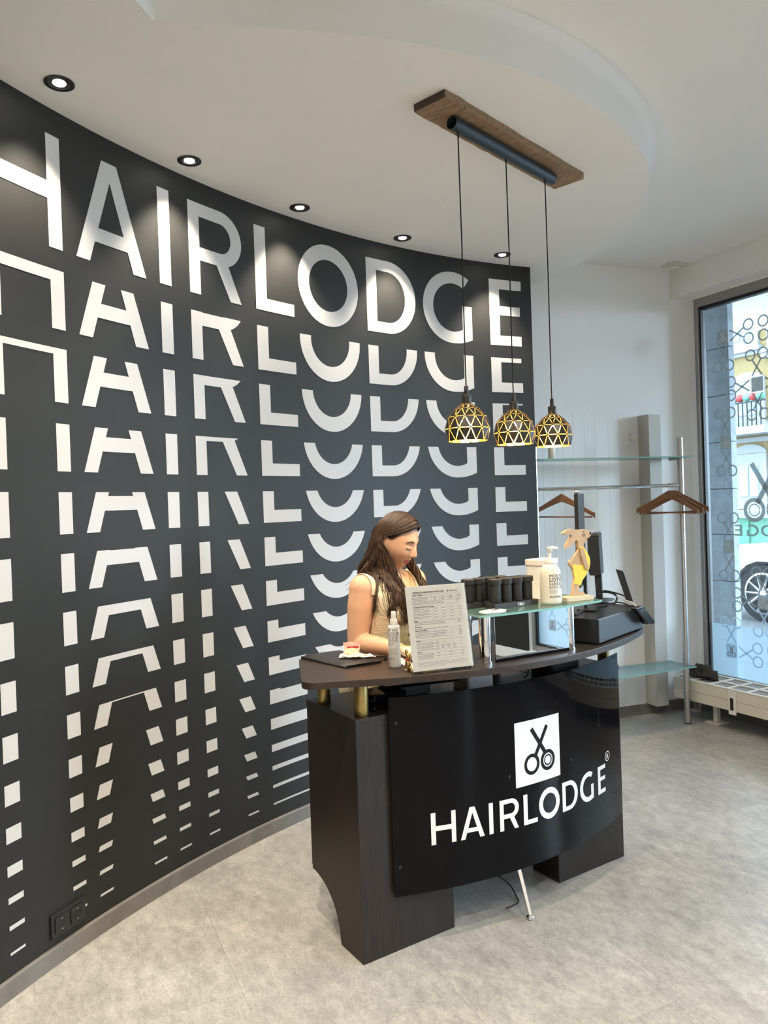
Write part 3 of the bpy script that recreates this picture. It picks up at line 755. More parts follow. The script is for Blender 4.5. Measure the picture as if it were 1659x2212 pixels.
# ------------------------------------------------------------------ reception desk
DO = Vector((-.124, 2.627, 0)); DA = R(32.94); DEX = Vector((cos(DA), sin(DA), 0)); DEY = Vector((-sin(DA), cos(DA), 0))
def D(x, y, z=0): return DO+DEX*x+DEY*y+Vector((0, 0, z))
def L(p): p = Vector(p)-DO; return Vector((p.dot(DEX), p.dot(DEY), p.z))
desk = thing('reception_desk', DO, 'dark brown curved reception desk with glossy black lettered front panel', 'desk', rz=DA)
def dz_(u, v, z): return L(onz(u, v, z))
CTOP = 1.0
def cabinet(x0, x1):
    m = MB(); pr_ = [(0, 0), (.157, 0), (.157, .012)]
    for k in range(1, 15): a = pi/2*k/14; pr_.append((.366-.207*cos(a), .012+.188*sin(a)))
    pr_ += [(.366, .215), (.37, .215), (.37, .832), (0, .832)]
    m.extr([(x0, y, z) for y, z in pr_], (x1-x0, 0, 0)); c = m.build('cabinet', 'wenge', desk, bevel=.0015)
    m = MB(); m.box(((x0+x1)/2, .185, .8441), (x1-x0+.002, .374, .023)); m.build('cabinet_top', 'wenge', c, bevel=.0015)
cabinet(0, .402); cabinet(.956, 1.36)
m = MB(); m.box((.679, .19, .843), (.548, .34, .022)); m.build('worktop', 'wenge', desk, bevel=.0015)
m = MB(); m.box((.679, .33, .5), (.548, .016, .6)); m.build('modesty_board', 'wenge', desk)
for x, y in ((.05, .04), (.032, .285), (1.322, .05), (1.33, .285)):
    m = MB(); m.lathe([(.0245, .8562), (.0255, .859), (.0255, .972), (.0245, .9745)], (x, y, 0), 28); m.build('brass_post', 'brass', desk, smooth=40)
def yo(x): return -.212+.34*(x-.7)**2-.034*(x-.7)
def yi(x): return .2+.5*(x-.7)**2
out = [(x, yo(x)) for x in [-.1+.05*i for i in range(33)]]
inn = [(x, yi(x)) for x in [1.36-.06*i for i in range(23)]]
poly = [(-.165, .1)]+[(-.13, .045)]+out[1:-1]+[(1.54, .005), (1.575, .075)]+inn
poly[0] = (-.158, .115)
cp = rounded([(-.17, .062)]+out[1:-1]+[(1.585, .02)]+[(1.39, .44)]+inn[1:-1]+[(.015, .455)], [.05]+[0]*(len(out)-2)+[.11]+[.03]+[0]*(len(inn)-2)+[.03], 8)
m = MB(); m.prism(cp, .975, CTOP); m.build('counter_top', 'wenge_top', desk, bevel=.002)
# curved glossy front panel
def py(x): return -.125+.32*(x-.735)**2
def pan(x, z, off=0):
    d = .64*(x-.735); n_ = Vector((d, -1)).normalized(); return Vector((x+n_.x*off, py(x)+n_.y*off, z))
X0, X1 = .132, 1.338
xs = [X0+(X1-X0)*i/60 for i in range(61)]; vs = []
for x in xs: vs += [pan(x, .203, .005), pan(x, .913, .005), pan(x, .913, 0), pan(x, .203, 0)]
fs = []
for i in range(60):
    for k in range(4): fs.append((4*i+k, 4*i+(k+1) % 4, 4*i+4+(k+1) % 4, 4*i+4+k))
fs += [(0, 1, 2, 3), (240, 241, 242, 243)]
m = MB(); m.add(vs, fs); panel = m.build('front_panel', 'black_gloss', desk, smooth=40)
def onpan(u, v):
    y = -.06
    for _ in range(12):
        p = L(onpl(u, v, D(0, y), DEY)); y = py(p.x)-.005
    return p.x, p.z
for u, v in ((855.5, 1562), (865, 1873), (1100, 1678), (1232, 1641), (1326, 1466), (1332, 1712)):
    x, z = onpan(u, v); a = pan(x, z, .0052); b = pan(x, z, .0085); m = MB(); m.tube([a, b], [.0065, .0055], 16); m.build('screw', 'black_plastic', panel, smooth=40)
hx, hz = onpan(933, 1826); ex_, ez_ = onpan(1308, 1708); _, htz = onpan(931, 1757); _, etz = onpan(1308, 1648)
kx = (ex_-hx)/(3.375-.045)
for ch in 'HAIRLODGE':
    b = letter_bm(ch, 1, .08)
    def fn(x, y):
        t = (x-.045)/3.33; zb = hz+(ez_-hz)*t; zt_ = htz+(etz-htz)*t
        return pan(hx+(x-.045)*kx, zb+(zt_-zb)*y/CAP, .0058)
    bm_obj(b, fn, 'logo_letter', 'white_paint', panel)
q0 = onpan(1114, 1702); q1 = onpan(1209.5, 1675); q2 = onpan(1206.4, 1540.6); q3 = onpan(1111.4, 1561.5)
sx0 = (q0[0]+q3[0])/2; sx1 = (q1[0]+q2[0])/2; sz0 = (q0[1]+q1[1])/2; sz1 = (q2[1]+q3[1])/2; sw = sx1-sx0; sh = sz1-sz0
def sq(x, y, off): return pan(sx0+x*sw, sz0+y*sh, off)
m = MB(); vs = []
for i in range(9): vs += [sq(i/8, 0, .0058), sq(i/8, 1, .0058)]
m.add(vs, [(2*i, 2*i+2, 2*i+3, 2*i+1) for i in range(8)]); lg = m.build('logo_square', 'white_paint', panel)
def lring(m, cx, cy, r, w, off, n=36):
    vs = []
    for k in range(n): a = 2*pi*k/n; vs += [sq(cx+r*cos(a), cy+r*sin(a), off), sq(cx+(r-w)*cos(a), cy+(r-w)*sin(a), off)]
    m.add(vs, [(2*k, 2*k+1, (2*k+3) % (2*n), (2*k+2) % (2*n)) for k in range(n)])
def lbar(m, a, b, w, off):
    a = Vector(a); b = Vector(b); d = (b-a).normalized(); p = Vector((-d.y, d.x))*w/2; m.add([sq(*c, off) for c in (a+p, b+p, b-p, a-p)], [(0, 1, 2, 3)])
m = MB(); lbar(m, (.35, .86), (.66, .42), .07, .0068); lbar(m, (.7, .86), (.42, .42), .07, .0064)
lring(m, .345, .31, .165, .055, .0066); lring(m, .705, .31, .165, .055, .0066); lring(m, .705, .31, .088, .022, .0066)
m.build('logo_scissors', 'black_paint', lg)
rx, rz_ = onpan(1311, 1633)
m = MB(); vs = []
for k in range(28):
    a = 2*pi*k/28
    for r in (.021, .0175): vs.append(pan(rx+r*cos(a), rz_+r*sin(a), .0058))
m.add(vs, [(2*k, 2*k+1, (2*k+3) % 56, (2*k+2) % 56) for k in range(28)])
tv, tf = text2d('R', .03, .0006, 'CENTER'); m.add([pan(rx+v[0], rz_-.0105+v[1], .0058) for v in tv], tf); m.build('logo_registered', 'white_paint', panel)
# chrome leg under the panel
f = L(onz(1145, 1978, .012)); m = MB(); a = Vector((f.x, f.y, .016)); b = Vector((f.x+.012, f.y+.085, .2))
m.tube([a, b], [.011, .0165], 6, flat=.8); m.tube([b+Vector((-.008, 0, -.004)), b+Vector((.05, .04, .012)), b+Vector((.06, .3, .02))], [.017, .015, .014], 8)
m.build('angled_leg', 'chrome', desk, smooth=40)
m = MB(); m.lathe([(.012, .0005), (.0165, .005), (.014, .012), (.007, .017)], (a.x, a.y, 0), 20); m.build('leg_foot', 'chrome', desk, smooth=True)
# cables on the floor and below the worktop
p = [onz(1078, 1893, .06), onz(1100, 1910, .03), onz(1115, 1935, .006), onz(1120, 1948, .004), onz(1108, 1956, .004), onz(1094, 1962, .004)]
o = MB().tube(spline(p, 6), .0028, 8).build('power_cable', 'rubber', smooth=True); tag(o, 'thin black cable curling on the floor beneath the desk panel', 'cable')
p = [D(.905, .12, .27), D(.91, .1, .2), D(.92, .09, .15), D(.942, .08, .15), D(.95, .09, .2), D(.95, .1, .27), D(.93, .18, .5), D(.92, .25, .82)]
o = MB().tube(spline(p, 6), .006, 8).build('power_cable', 'black_matte', smooth=True); tag(o, 'looped thick black cable hanging beside the right desk cabinet', 'cable')

# ------------------------------------------------------------------ glass riser on the counter
ri = thing('counter_riser', D(.72, -.09, CTOP), 'glass shelf on chrome posts with a mirror panel, standing on the desk counter', 'shelf', rz=DA)
def RL(x, y, z): return (x-.72, y+.09, z-CTOP)
SZ = 1.19
for x, y in ((.515, -.098), (.936, -.115), (.56, .07), (.95, .06)):
    m = MB(); m.lathe([(.023, .0005), (.0235, .003), (.0235, .1795), (.023, .1815)], RL(x, y, CTOP), 32); m.build('chrome_post', 'chrome', ri, smooth=40)
    m = MB(); m.lathe([(.0265, .0004), (.0265, .005), (.0238, .0055)], RL(x, y, CTOP), 32, cap=False); m.build('post_flange', 'chrome', ri, smooth=30)
a = Vector((.538, -.128)); b = Vector((.905, -.146)); n_ = Vector((-(b-a).y, (b-a).x)).normalized()*.004
m = MB(); m.prism([RL(*q, 0)[:2] for q in (a, b, b+n_, a+n_)], .012, .172); m.build('mirror_panel', 'mirror', ri)
m = MB(); m.prism([RL(*q, 0)[:2] for q in (a, b, b+n_, a+n_)], .0005, .0115); m.build('panel_rail', 'black_gloss', ri)
sp = rounded([(.43, -.168), (.52, -.186), (.63, -.195), (.75, -.203), (.87, -.205), (.97, -.2), (1.062, -.19), (1.09, .1), (.49, .1)], [.03, 0, 0, 0, 0, 0, .02, .02, .02], 5)
m = MB(); m.prism([RL(x, y, 0)[:2] for x, y in sp], .182, .190); m.mi = [0, 0]+[1]*len(sp); m.build('glass_shelf', ['glass_shelf', 'glass_edge'], ri)

# tube displays
def tray(x0, x1, y0, y1, lb, txt):
    t = thing('display_tray', D((x0+x1)/2, (y0+y1)/2, SZ), lb, 'display tray', rz=DA, group='black display trays on the glass shelf'); w = x1-x0; d = y1-y0
    m = MB(); m.box((0, 0, .0104), (w, d, .02)); m.build('base', 'black_matte', t, bevel=.0012)
    if txt:
        tv, tf = text2d('TRU', .0145, .0004, 'CENTER'); m = MB(); m.add([(v[0]*1.25+.02, -d/2-.0004, .005+v[1]) for v in tv], tf)
        m.add([(.0085, -d/2-.0004, .0032), (.03, -d/2-.0004, .0032), (.03, -d/2-.0004, .0037), (.0085, -d/2-.0004, .0037)], [(0, 1, 2, 3)]); m.build('tray_print', 'white_paint', t)
    return t
tray(.502, .728, -.013, .046, 'black tray holding a row of black tubes, rear one on the glass shelf', False)
tray(.572, .795, -.094, -.032, 'black tray with white letters holding black tubes, front one on the glass shelf', True)
tb0 = None; names = ['first', 'second', 'third', 'fourth']
for row, (xx, yy, nm) in enumerate((([.532, .587, .642, .697], .016, 'rear'), ([.602, .657, .711, .765], -.063, 'lettered front'))):
    for i, x in enumerate(xx):
        lb = '%s matte black capped tube from the left on the %s display tray' % (names[i], nm)
        if tb0 is None:
            tb0 = thing('product_tube', (0, 0, 0), lb, 'tube', group='black tubes on the display trays')
            m = MB(); m.lathe([(.0205, .0004), (.0215, .002), (.0215, .0705)], n=28); m.build('tube_body', 'black_matte', tb0, smooth=40)
            m = MB(); m.lathe([(.0255, .0712), (.0258, .073), (.0258, .0895), (.0235, .0915)], n=28); m.build('cap', 'black_matte', tb0, smooth=40); t = tb0
        else: t = copy_tree(tb0)
        t.location = D(x, yy, SZ+.0206); t['label'] = lb
# business cards
t = thing('business_cards', D(.53, -.128, SZ), 'small stack of white business cards at the left corner of the glass shelf', 'cards', rz=DA)
for i in range(4):
    m = MB(); m.box((i*.004-.004, i*.0015, .0009+i*.0014), (.085, .052, .0012), rz=R(-8+i*5)); m.build('card', 'paper', t)
m = MB(); m.box((.012, .006, .0064), (.03, .012, .0006), rz=R(5)); m.build('card_print', 'ink', t)
m = MB(); m.box((.032, .012, .0078), (.02, .022, .002), rz=R(25)); m.build('card', 'chrome', t)

def cyl_text(m, lines, cx, cy, r, ang0, widths=None):
    for txt, size, z, bold, sx in lines:
        tv, tf = text2d(txt, size, bold, 'LEFT')
        m.add([(cx+r*cos(ang0+v[0]*sx/r), cy+r*sin(ang0+v[0]*sx/r), z+v[1]) for v in tv], tf)
# lotion bottle
lp = D(.842, -.117, SZ)
t = thing('lotion_bottle', lp, 'cream lotion bottle with white pump and dark lettering on the glass shelf', 'bottle')
m = MB(); m.lathe([(.036, .0005), (.041, .004), (.042, .012), (.042, .105), (.0405, .122), (.035, .14), (.026, .152), (.02, .157)], n=40); m.build('bottle_body', 'cream_plastic', t, smooth=50)
m = MB(); m.lathe([(.021, .1575), (.0225, .159), (.0225, .174), (.021, .176)], n=32); m.build('collar', 'white_plastic', t, smooth=40)
m = MB(); m.lathe([(.006, .1762), (.006, .2), (.008, .202), (.0115, .214), (.012, .22), (.008, .222)], n=20); m.build('pump_stem', 'white_plastic', t, smooth=40)
m = MB(); m.tube([(.0, 0, .216), (.02, .008, .2175), (.034, .014, .214)], [.0085, .0075, .006], 12); m.build('nozzle', 'white_plastic', t, smooth=True)
va = math.atan2(-lp.y, -lp.x)
m = MB(); cyl_text(m, [('MOISTURE', .0172, .106, 0, 1), ('LOTION', .0205, .09, .0003, 1), ('HAND &', .0205, .074, -.0001, 1), ('BODY CREAM', .0135, .0625, 0, 1), ('ELEVEN', .009, .027, .0002, 1.6)], 0, 0, .0424, va-.12)
m.build('label_print', 'ink', t)
m = MB()
for i in range(5):
    for k in range(7):
        a = va-.12+k*.11; z = .045+i*.0028; m.add([(.0423*cos(q), .0423*sin(q), zz) for q, zz in ((a, z), (a+.085, z), (a+.085, z+.0011), (a, z+.0011))], [(0, 1, 2, 3)])
m.build('label_print', 'ink_grey', t)
# canister
cp_ = D(.962, .05, SZ)
t = thing('storage_canister', cp_, 'white lidded canister standing behind the lotion bottle on the glass shelf', 'canister', rz=DA+R(8))
rp = rounded([(-.062, -.045), (.062, -.045), (.062, .045), (-.062, .045)], .025, 6)
m = MB(); m.prism(rp, .0005, .136); m.build('canister_body', 'paper', t, smooth=40)
m = MB(); m.prism([(x*1.06, y*1.06) for x, y in rp], .1365, .161); m.build('lid', 'white_plastic', t, bevel=.003)
# wooden rabbit
rb0 = D(.905, -.142, SZ); rb1 = D(1.038, -.162, SZ); rdir = (rb1-rb0).normalized(); rnor = Vector((rdir.y, -rdir.x, 0)); rc = (rb0+rb1)/2-rnor*.036
t = thing('wooden_rabbit', (rc.x, rc.y, SZ), 'flat wooden rabbit figure in yellow dungarees on a wooden base', 'figurine', rz=math.atan2(rdir.y, rdir.x))
m = MB(); m.box((0, 0, .0085), (.134, .07, .016)); m.build('base', 'pale_wood_light', t, bevel=.0015)
rpp = rc+rnor*.004
def rpt(a, b, off=0): return onpl(1180+a*.1718, 1040+b*.1718, rpp+rnor*off, rnor)
body = [(565, 645), (545, 615), (500, 600), (440, 605), (380, 605), (320, 598), (260, 612), (200, 655), (240, 672), (300, 672), (328, 682), (290, 730), (258, 790), (245, 842), (290, 825), (340, 782), (378, 738), (392, 735), (405, 770), (402, 812), (410, 850), (400, 885), (370, 922), (345, 962), (330, 1000), (315, 990), (298, 1000), (293, 1025), (305, 1062), (325, 1085), (340, 1110), (352, 1170), (362, 1230), (350, 1290), (335, 1390), (328, 1462), (490, 1462), (496, 1425), (480, 1398), (440, 1388), (405, 1385), (420, 1310), (438, 1300), (452, 1250), (500, 1180), (543, 1090), (555, 1015), (545, 950), (520, 900), (490, 850), (472, 800), (490, 762), (530, 712), (560, 682)]
m = MB(); m.extr([rpt(a, b, .0) for a, b in body], -rnor*.014); m.build('body', 'pale_wood', t, world=True)
pants = [(410, 842), (420, 820), (450, 822), (487, 852), (517, 902), (542, 952), (552, 1015), (540, 1090), (497, 1180), (449, 1250), (435, 1305), (348, 1287), (360, 1230), (350, 1170), (330, 1062), (340, 1040), (420, 1052), (470, 1046), (500, 1005), (498, 940), (475, 880), (440, 842)]
m = MB(); m.extr([rpt(a, b, .0005) for a, b in pants], rnor*.0012); m.build('dungarees', 'yellow_paint', t, world=True)
arm = [(440, 838), (420, 862), (425, 920), (448, 990), (470, 1070), (488, 1105), (508, 1110), (524, 1082), (512, 1030), (490, 960), (472, 880), (458, 848)]
m = MB(); m.extr([rpt(a, b, .0022) for a, b in arm], rnor*.006); m.build('arm', 'pale_wood', t, world=True, bevel=.001)
def rdisc(m, a, b, ra_, rb_): m.add([rpt(a+ra_*cos(q), b+rb_*sin(q), .0008) for q in [2*pi*k/14 for k in range(14)]], [tuple(range(14))])
m = MB(); rdisc(m, 468, 632, 6, 8); rdisc(m, 553, 650, 9, 20)
def rline(m, pts, w=2.2):
    for (a, b), (c, d) in zip(pts[:-1], pts[1:]): v = Vector((d-b, a-c)).normalized()*w; m.add([rpt(*q, .0008) for q in ((a+v.x, b+v.y), (c+v.x, d+v.y), (c-v.x, d-v.y), (a-v.x, b-v.y))], [(0, 1, 2, 3)])
for pts in ([(448, 672), (488, 655)], [(455, 685), (490, 667)], [(465, 697), (494, 682)], [(505, 702), (512, 715), (525, 723), (540, 720)]): rline(m, pts)
m.build('face_paint', 'black_paint', t, world=True)

# ------------------------------------------------------------------ till equipment
c0 = D(1.07, -.156, CTOP); c1 = D(1.515, -.022, CTOP); cdx = (c1-c0).normalized(); cdy = Vector((-cdx.y, cdx.x, 0)); ca = math.atan2(cdx.y, cdx.x); cw = (c1-c0).length
dp = c0+cdx*cw/2+cdy*.16
t = thing('cash_drawer', (dp.x, dp.y, CTOP), 'black metal cash drawer box at the right end of the desk counter', 'cash drawer', rz=ca)
m = MB(); m.box((0, .004, .0545), (cw, .31, .1)); m.build('housing', 'black_plastic', t, bevel=.003)
m = MB(); m.box((0, -.1545, .055), (cw-.004, .006, .096)); m.build('drawer_front', 'dark_grey', t, bevel=.002)
m = MB(); 
for x in (-.18, .18):
    for y in (-.12, .12): m.box((x, y, .0024), (.03, .03, .004))
m.build('feet', 'rubber', t)
TZ = CTOP+.105
# edge-on monitor with webcam
mp = aty(1254, 1165, 3.36); vd = Vector((mp.x, mp.y, 0)).normalized(); ang = math.atan2(vd.y, vd.x)-R(5.5); md = Vector((cos(ang), sin(ang), 0)); mn = Vector((-md.y, md.x, 0))
zb = aty(1260, 1266, 3.3).z; zt2 = aty(1250, 1066, 3.3).z
t = thing('monitor', (mp.x, mp.y, CTOP), 'upright black monitor seen edge-on behind the wooden rabbit', 'monitor', rz=ang)
hgt = zt2-zb
m = MB(); m.box((0, 0, zb-CTOP+hgt/2), (.27, .016, hgt)); sc_ = m.build('casing', 'black_plastic', t, bevel=.002)
m = MB(); m.box((0, .0086, zb-CTOP+hgt/2), (.264, .001, hgt-.008)); m.build('screen', 'mirror' if False else 'dark_grey', t)
m = MB(); m.box((.0, -.0145, (zb+.1-CTOP+.116)/2), (.05, .012, zb+.1-CTOP-.116)); m.build('stand', 'black_plastic', t); m = MB(); m.box((0, -.02, .111), (.12, .08, .008)); m.build('foot', 'black_plastic', t, bevel=.002)
m = MB(); m.box((-.08, 0, zt2-CTOP+.0055), (.05, .02, .01)); m.build('webcam', 'steel', t, bevel=.003)
# till screen on its bent stand
bp_ = onz(1300, 1299, TZ+.006); dep = bp_.y
def tp(a, b, dy=0): return aty(1180+a*.1718, 1040+b*.1718, dep+dy)
t = thing('till_screen', (bp_.x, bp_.y, TZ), 'black till display on a slim stand standing on the cash drawer', 'display')
wd_ = Vector((.35, .93, 0)).normalized()
m = MB(); m.extr([tp(*q) for q in ((512, 690), (660, 700), (690, 1185), (548, 1185), (530, 1130))], wd_*.16); m.build('display_casing', 'black_plastic', t, world=True, bevel=.004)
m = MB(); m.extr([tp(*q, -.002) for q in ((540, 686), (560, 655), (640, 652), (662, 672), (662, 694))], wd_*.16); m.build('top_cap', 'dark_grey', t, world=True)
m = MB(); m.extr([tp(*q, .012) for q in ((605, 1190), (690, 1190), (708, 1500), (630, 1500))], wd_*.05); m.build('stand', 'black_plastic', t, world=True, bevel=.003)
m = MB(); m.box((bp_.x-.01, bp_.y+.045, TZ+.0065), (.13, .12, .011), rz=ca); m.build('foot', 'black_plastic', t, world=True, bevel=.003)
p = tp(675, 1415, .0105); MB().ball(tuple(p), .0022, 10, 6).build('led', 'white_paint', t, world=True)
# router antenna plate
ap = onz(1361, 1300, TZ+.003); d2 = ap.y
def tp2(a, b, dy=0): return aty(1180+a*.1718, 1040+b*.1718, d2+dy)
o = MB().extr([tp2(*q) for q in ((872, 1105), (960, 1125), (975, 1150), (1092, 1512), (1000, 1490), (985, 1440))], (.004, .012, 0)).build('card_terminal', 'black_plastic', bevel=.001); tag(o, 'thin black plate leaning upright on top of the cash drawer', 'terminal')
ap2 = D(1.46, -.06, TZ)
def tp3(a, b, off): return onpl(1180+a*.1718, 1040+b*.1718, c0-cdy*off, cdy)
m = MB(); m.extr([tp3(*q, .012) for q in ((1052, 1595), (1150, 1565), (1302, 1760), (1290, 1782), (1205, 1790))], -cdy*.026)
o = m.build('power_adapter', 'black_gloss', bevel=.003); tag(o, 'black power adapter hanging over the right corner of the cash drawer', 'adapter')
def tcab(pts, r, mt, lb, dd=0):
    P_ = [aty(1180+a*.1718, 1040+b*.1718, q) for a, b, q in pts]
    o = MB().tube(spline(P_, 8), r, 8).build('cable', mt, smooth=True); tag(o, lb, 'cable', 'cables on the till'); return o
y0 = bp_.y
def tz_(a, b, h=.004): q = onz(1180+a*.1718, 1040+b*.1718, TZ+h); return (a, b, q.y)
tcab([(705, 1390, y0), (790, 1395, y0+.02), (860, 1420, y0+.03), (890, 1460, y0+.01), (870, 1520, y0-.04), (840, 1550, y0-.08)], .0045, 'rubber', 'thick black cable plugged into the back of the till display')
tcab([tz_(355, 1680), tz_(430, 1640), tz_(520, 1605), tz_(640, 1575), tz_(760, 1555)], .0065, 'rubber', 'coiled black cable lying along the left of the cash drawer top')
tcab([(720, 1372, y0), (800, 1385, y0-.02), (900, 1410, y0-.05), (1000, 1445, y0-.1)], .0035, 'rubber', 'black cable arching from the till display to the leaning plate')
tcab([(880, 1445, y0-.02), (980, 1490, y0-.06), (1080, 1530, y0-.1), (1130, 1568, y0-.14)], .0028, 'white_plastic', 'thin white cable running to the power adapter')
tcab([tz_(700, 1520), tz_(800, 1530), tz_(900, 1520), tz_(980, 1535), tz_(1060, 1565), tz_(1110, 1570)], .003, 'rubber', 'black cable snaking across the cash drawer to the adapter')

# ------------------------------------------------------------------ things on the counter
B0 = onz(893, 1456, CTOP+.003); B1 = onz(1023, 1441, CTOP+.003); bd = (B1-B0).normalized(); wdt = (B1-B0).length
best = None
for i in range(200):
    z = 1.2+i*.001; T = onz(866, 1266, z); e = abs((T-B0).length-.31)
    if best is None or e < best[0]: best = (e, T)
upv = best[1]-B0; upv -= bd*upv.dot(bd)*.6; hl_ = upv.length; upn = upv.normalized(); fn_ = bd.cross(upn).normalized()
if fn_.y > 0: fn_ = -fn_
t = thing('price_stand', (B0+B1)/2, 'slanted acrylic stand holding a white printed price list on the counter', 'price list')
def pl_(x, y, off=0): return B0+bd*(x*wdt)+upn*(y*hl_)+fn_*off
m = MB(); m.extr([pl_(0, 0, .002), pl_(1, 0, .002), pl_(1, 1, .002), pl_(0, 1, .002)], fn_*.0018); m.build('acrylic_front', 'acrylic', t, world=True)
m = MB(); m.extr([pl_(0, 0, -.002), pl_(1, 0, -.002), pl_(1, 1, -.002), pl_(0, 1, -.002)], fn_*.0015); m.build('acrylic_back', 'acrylic', t, world=True)
bk = Vector((-fn_.x, -fn_.y, 0)).normalized(); m = MB(); m.extr([B0+Vector((0, 0, -.002)), B1+Vector((0, 0, -.002)), B1+bk*.09+Vector((0, 0, -.002)), B0+bk*.09+Vector((0, 0, -.002))], (0, 0, .0018)); m.build('acrylic_foot', 'acrylic', t, world=True)
m = MB(); m.extr([pl_(.004, .02, 0), pl_(.996, .02, 0), pl_(.996, .985, 0), pl_(.004, .985, 0)], fn_*.0006); sheet = m.build('paper_sheet', 'paper', t, world=True)
def ptext(m, txt, x, y, s, bold=0):
    tv, tf = text2d(txt, s, bold); m.add([pl_(x, y, .0012)+bd*v[0]+upn*v[1] for v in tv], tf)
def pbar(m, x0, x1, y, h=.0012):
    m.add([pl_(x0, y, .0012), pl_(x1, y, .0012), pl_(x1, y+h/hl_, .0012), pl_(x0, y+h/hl_, .0012)], [(0, 1, 2, 3)])
m = MB(); ptext(m, 'PREISLISTE DIENSTLEISTUNGEN 2023', .12, .9, .0075, .0002); ptext(m, 'HAIRLODGE', .72, .9, .006, .0001)
pbar(m, .69, .71, .9, .005)
heads = [(.872, 'Schnitt + Styling'), (.735, 'Colorationen/Strähnen, Balayage'), (.575, 'Pflege'), (.51, 'Extensions'), (.468, 'Styling, Haarpflege'), (.35, 'Kinder'), (.225, 'Herren')]
for y, s in heads: ptext(m, s, .1, y, .0062, .00015)
m.build('price_print', 'ink', sheet, world=True)
m = MB(); rr = random.Random(11)
def row(y, cols, full=False):
    x = .1
    while x < (.35 if not full else .6): w = rr.uniform(.02, .06); pbar(m, x, x+w, y, .0015); x += w+.01
    for c in cols: pbar(m, c, c+.05, y, .0015)
for y in (.85, .833, .816): row(y, (.45, .58, .72, .86))
for y in (.79, .775): row(y, (.82,), True)
for i in range(7): row(.715-i*.0175, (.45, .58, .72, .86) if i % 2 == 0 else ())
for y in (.558, .541, .492): row(y, (.82,), True)
for i in range(4): row(.45-i*.018, (.82,), True)
for i in range(5): row(.33-i*.018, (.42, .5, .6, .7) if i > 1 else (.42,))
for i in range(4): row(.205-i*.0175, (.42, .62, .82) if i % 2 == 0 else ())
for i in range(4):
    x = .1
    while x < .88 and not (i == 3 and x > .5): w = rr.uniform(.02, .07); pbar(m, x, x+w, .11-i*.015, .0011); x += w+.012
m.build('price_print', 'ink_grey', sheet, world=True)
m = MB()
for y0_, y1_ in ((.805, .887), (.768, .803), (.588, .752), (.535, .572), (.39, .485), (.25, .365), (.145, .24)):
    for k in range(int((y1_-y0_)/.035)+2): pbar(m, .1, .92, min(y1_, y0_+k*.035), .0004)
    if y1_-y0_ > .07:
        for x in (.42, .56, .7, .84): m.add([pl_(x, y0_, .0012), pl_(x+.002, y0_, .0012), pl_(x+.002, y1_, .0012), pl_(x, y1_, .0012)], [(0, 1, 2, 3)])
m.build('table_lines', 'ink_grey', sheet, world=True)
# spray bottle
bpz = onz(860, 1443, CTOP); b_ = L(bpz); bb = D(b_.x+.004, b_.y+.026, CTOP)
t = thing('spray_bottle', (bb.x, bb.y, CTOP), 'slim light grey spray bottle with dark lettering beside the price list', 'bottle')
m = MB(); m.lathe([(.0205, .0005), (.0225, .003), (.0225, .148), (.021, .1525), (.014, .1545)], n=36); m.build('bottle_body', 'bottle_grey', t, smooth=45)
m = MB(); m.lathe([(.0138, .1548), (.0145, .156), (.013, .176), (.0125, .178)], n=28); m.build('collar', 'white_plastic', t, smooth=40)
m = MB(); m.lathe([(.009, .1782), (.0095, .18), (.0085, .203), (.007, .2055)], n=24); m.build('spray_head', 'white_plastic', t, smooth=40)
m = MB(); m.tube([(0, -.008, .196), (0, -.0105, .196)], .003, 10); m.build('nozzle', 'white_plastic', t)
va = math.atan2(-bb.y, -bb.x)
m = MB(); cyl_text(m, [('KEEP MY', .0158, .133, 0, 1), ('COLOUR', .0158, .1205, .0002, 1)], 0, 0, .0228, va-2.0); m.build('label_print', 'ink', t)
m = MB(); cyl_text(m, [('BLONDE', .0158, .108, 0, 1), ('TONING', .0158, .0955, 0, 1), ('SPRAY', .0158, .083, 0, 1), ('ELEVEN', .0085, .031, .0001, 1.5)], 0, 0, .0228, va-2.0); m.build('label_print', 'ink_purple', t)
m = MB()
for i in range(7):
    for k in range(9):
        a = va-.9+k*.15; z = .05+i*.0034; m.add([(.02275*cos(q), .02275*sin(q), zz) for q, zz in ((a, z), (a+.11, z), (a+.11, z+.0013), (a, z+.0013))], [(0, 1, 2, 3)])
m.build('label_print', 'ink_grey', t)
# gold foil rabbit
g = onz(889, 1448, CTOP); gl_ = L(g); gp = D(gl_.x-.002, gl_.y+.018, CTOP)
t = thing('foil_rabbit', (gp.x, gp.y, CTOP), 'tiny gold foil chocolate rabbit with red ribbon beside the price list', 'chocolate')
m = MB(); m.ball((0, 0, .02), (.012, .012, .0195), 16, 10); m.ball((.002, -.002, .048), (.0105, .0105, .0135), 16, 10); m.ball((.009, -.006, .045), (.006, .005, .005), 10, 8); m.ball((-.006, .002, .063), (.0045, .004, .011), 10, 8); m.ball((-.003, -.004, .064), (.004, .0035, .01), 10, 8); m.ball((.008, -.006, .0075), (.006, .006, .007), 10, 8)
m.build('body', 'gold_foil', t, smooth=True)
m = MB(); m.lathe([(.0095, .034), (.0108, .0355), (.0108, .0385), (.0095, .04)], n=20); m.build('ribbon', 'red', t, smooth=40)
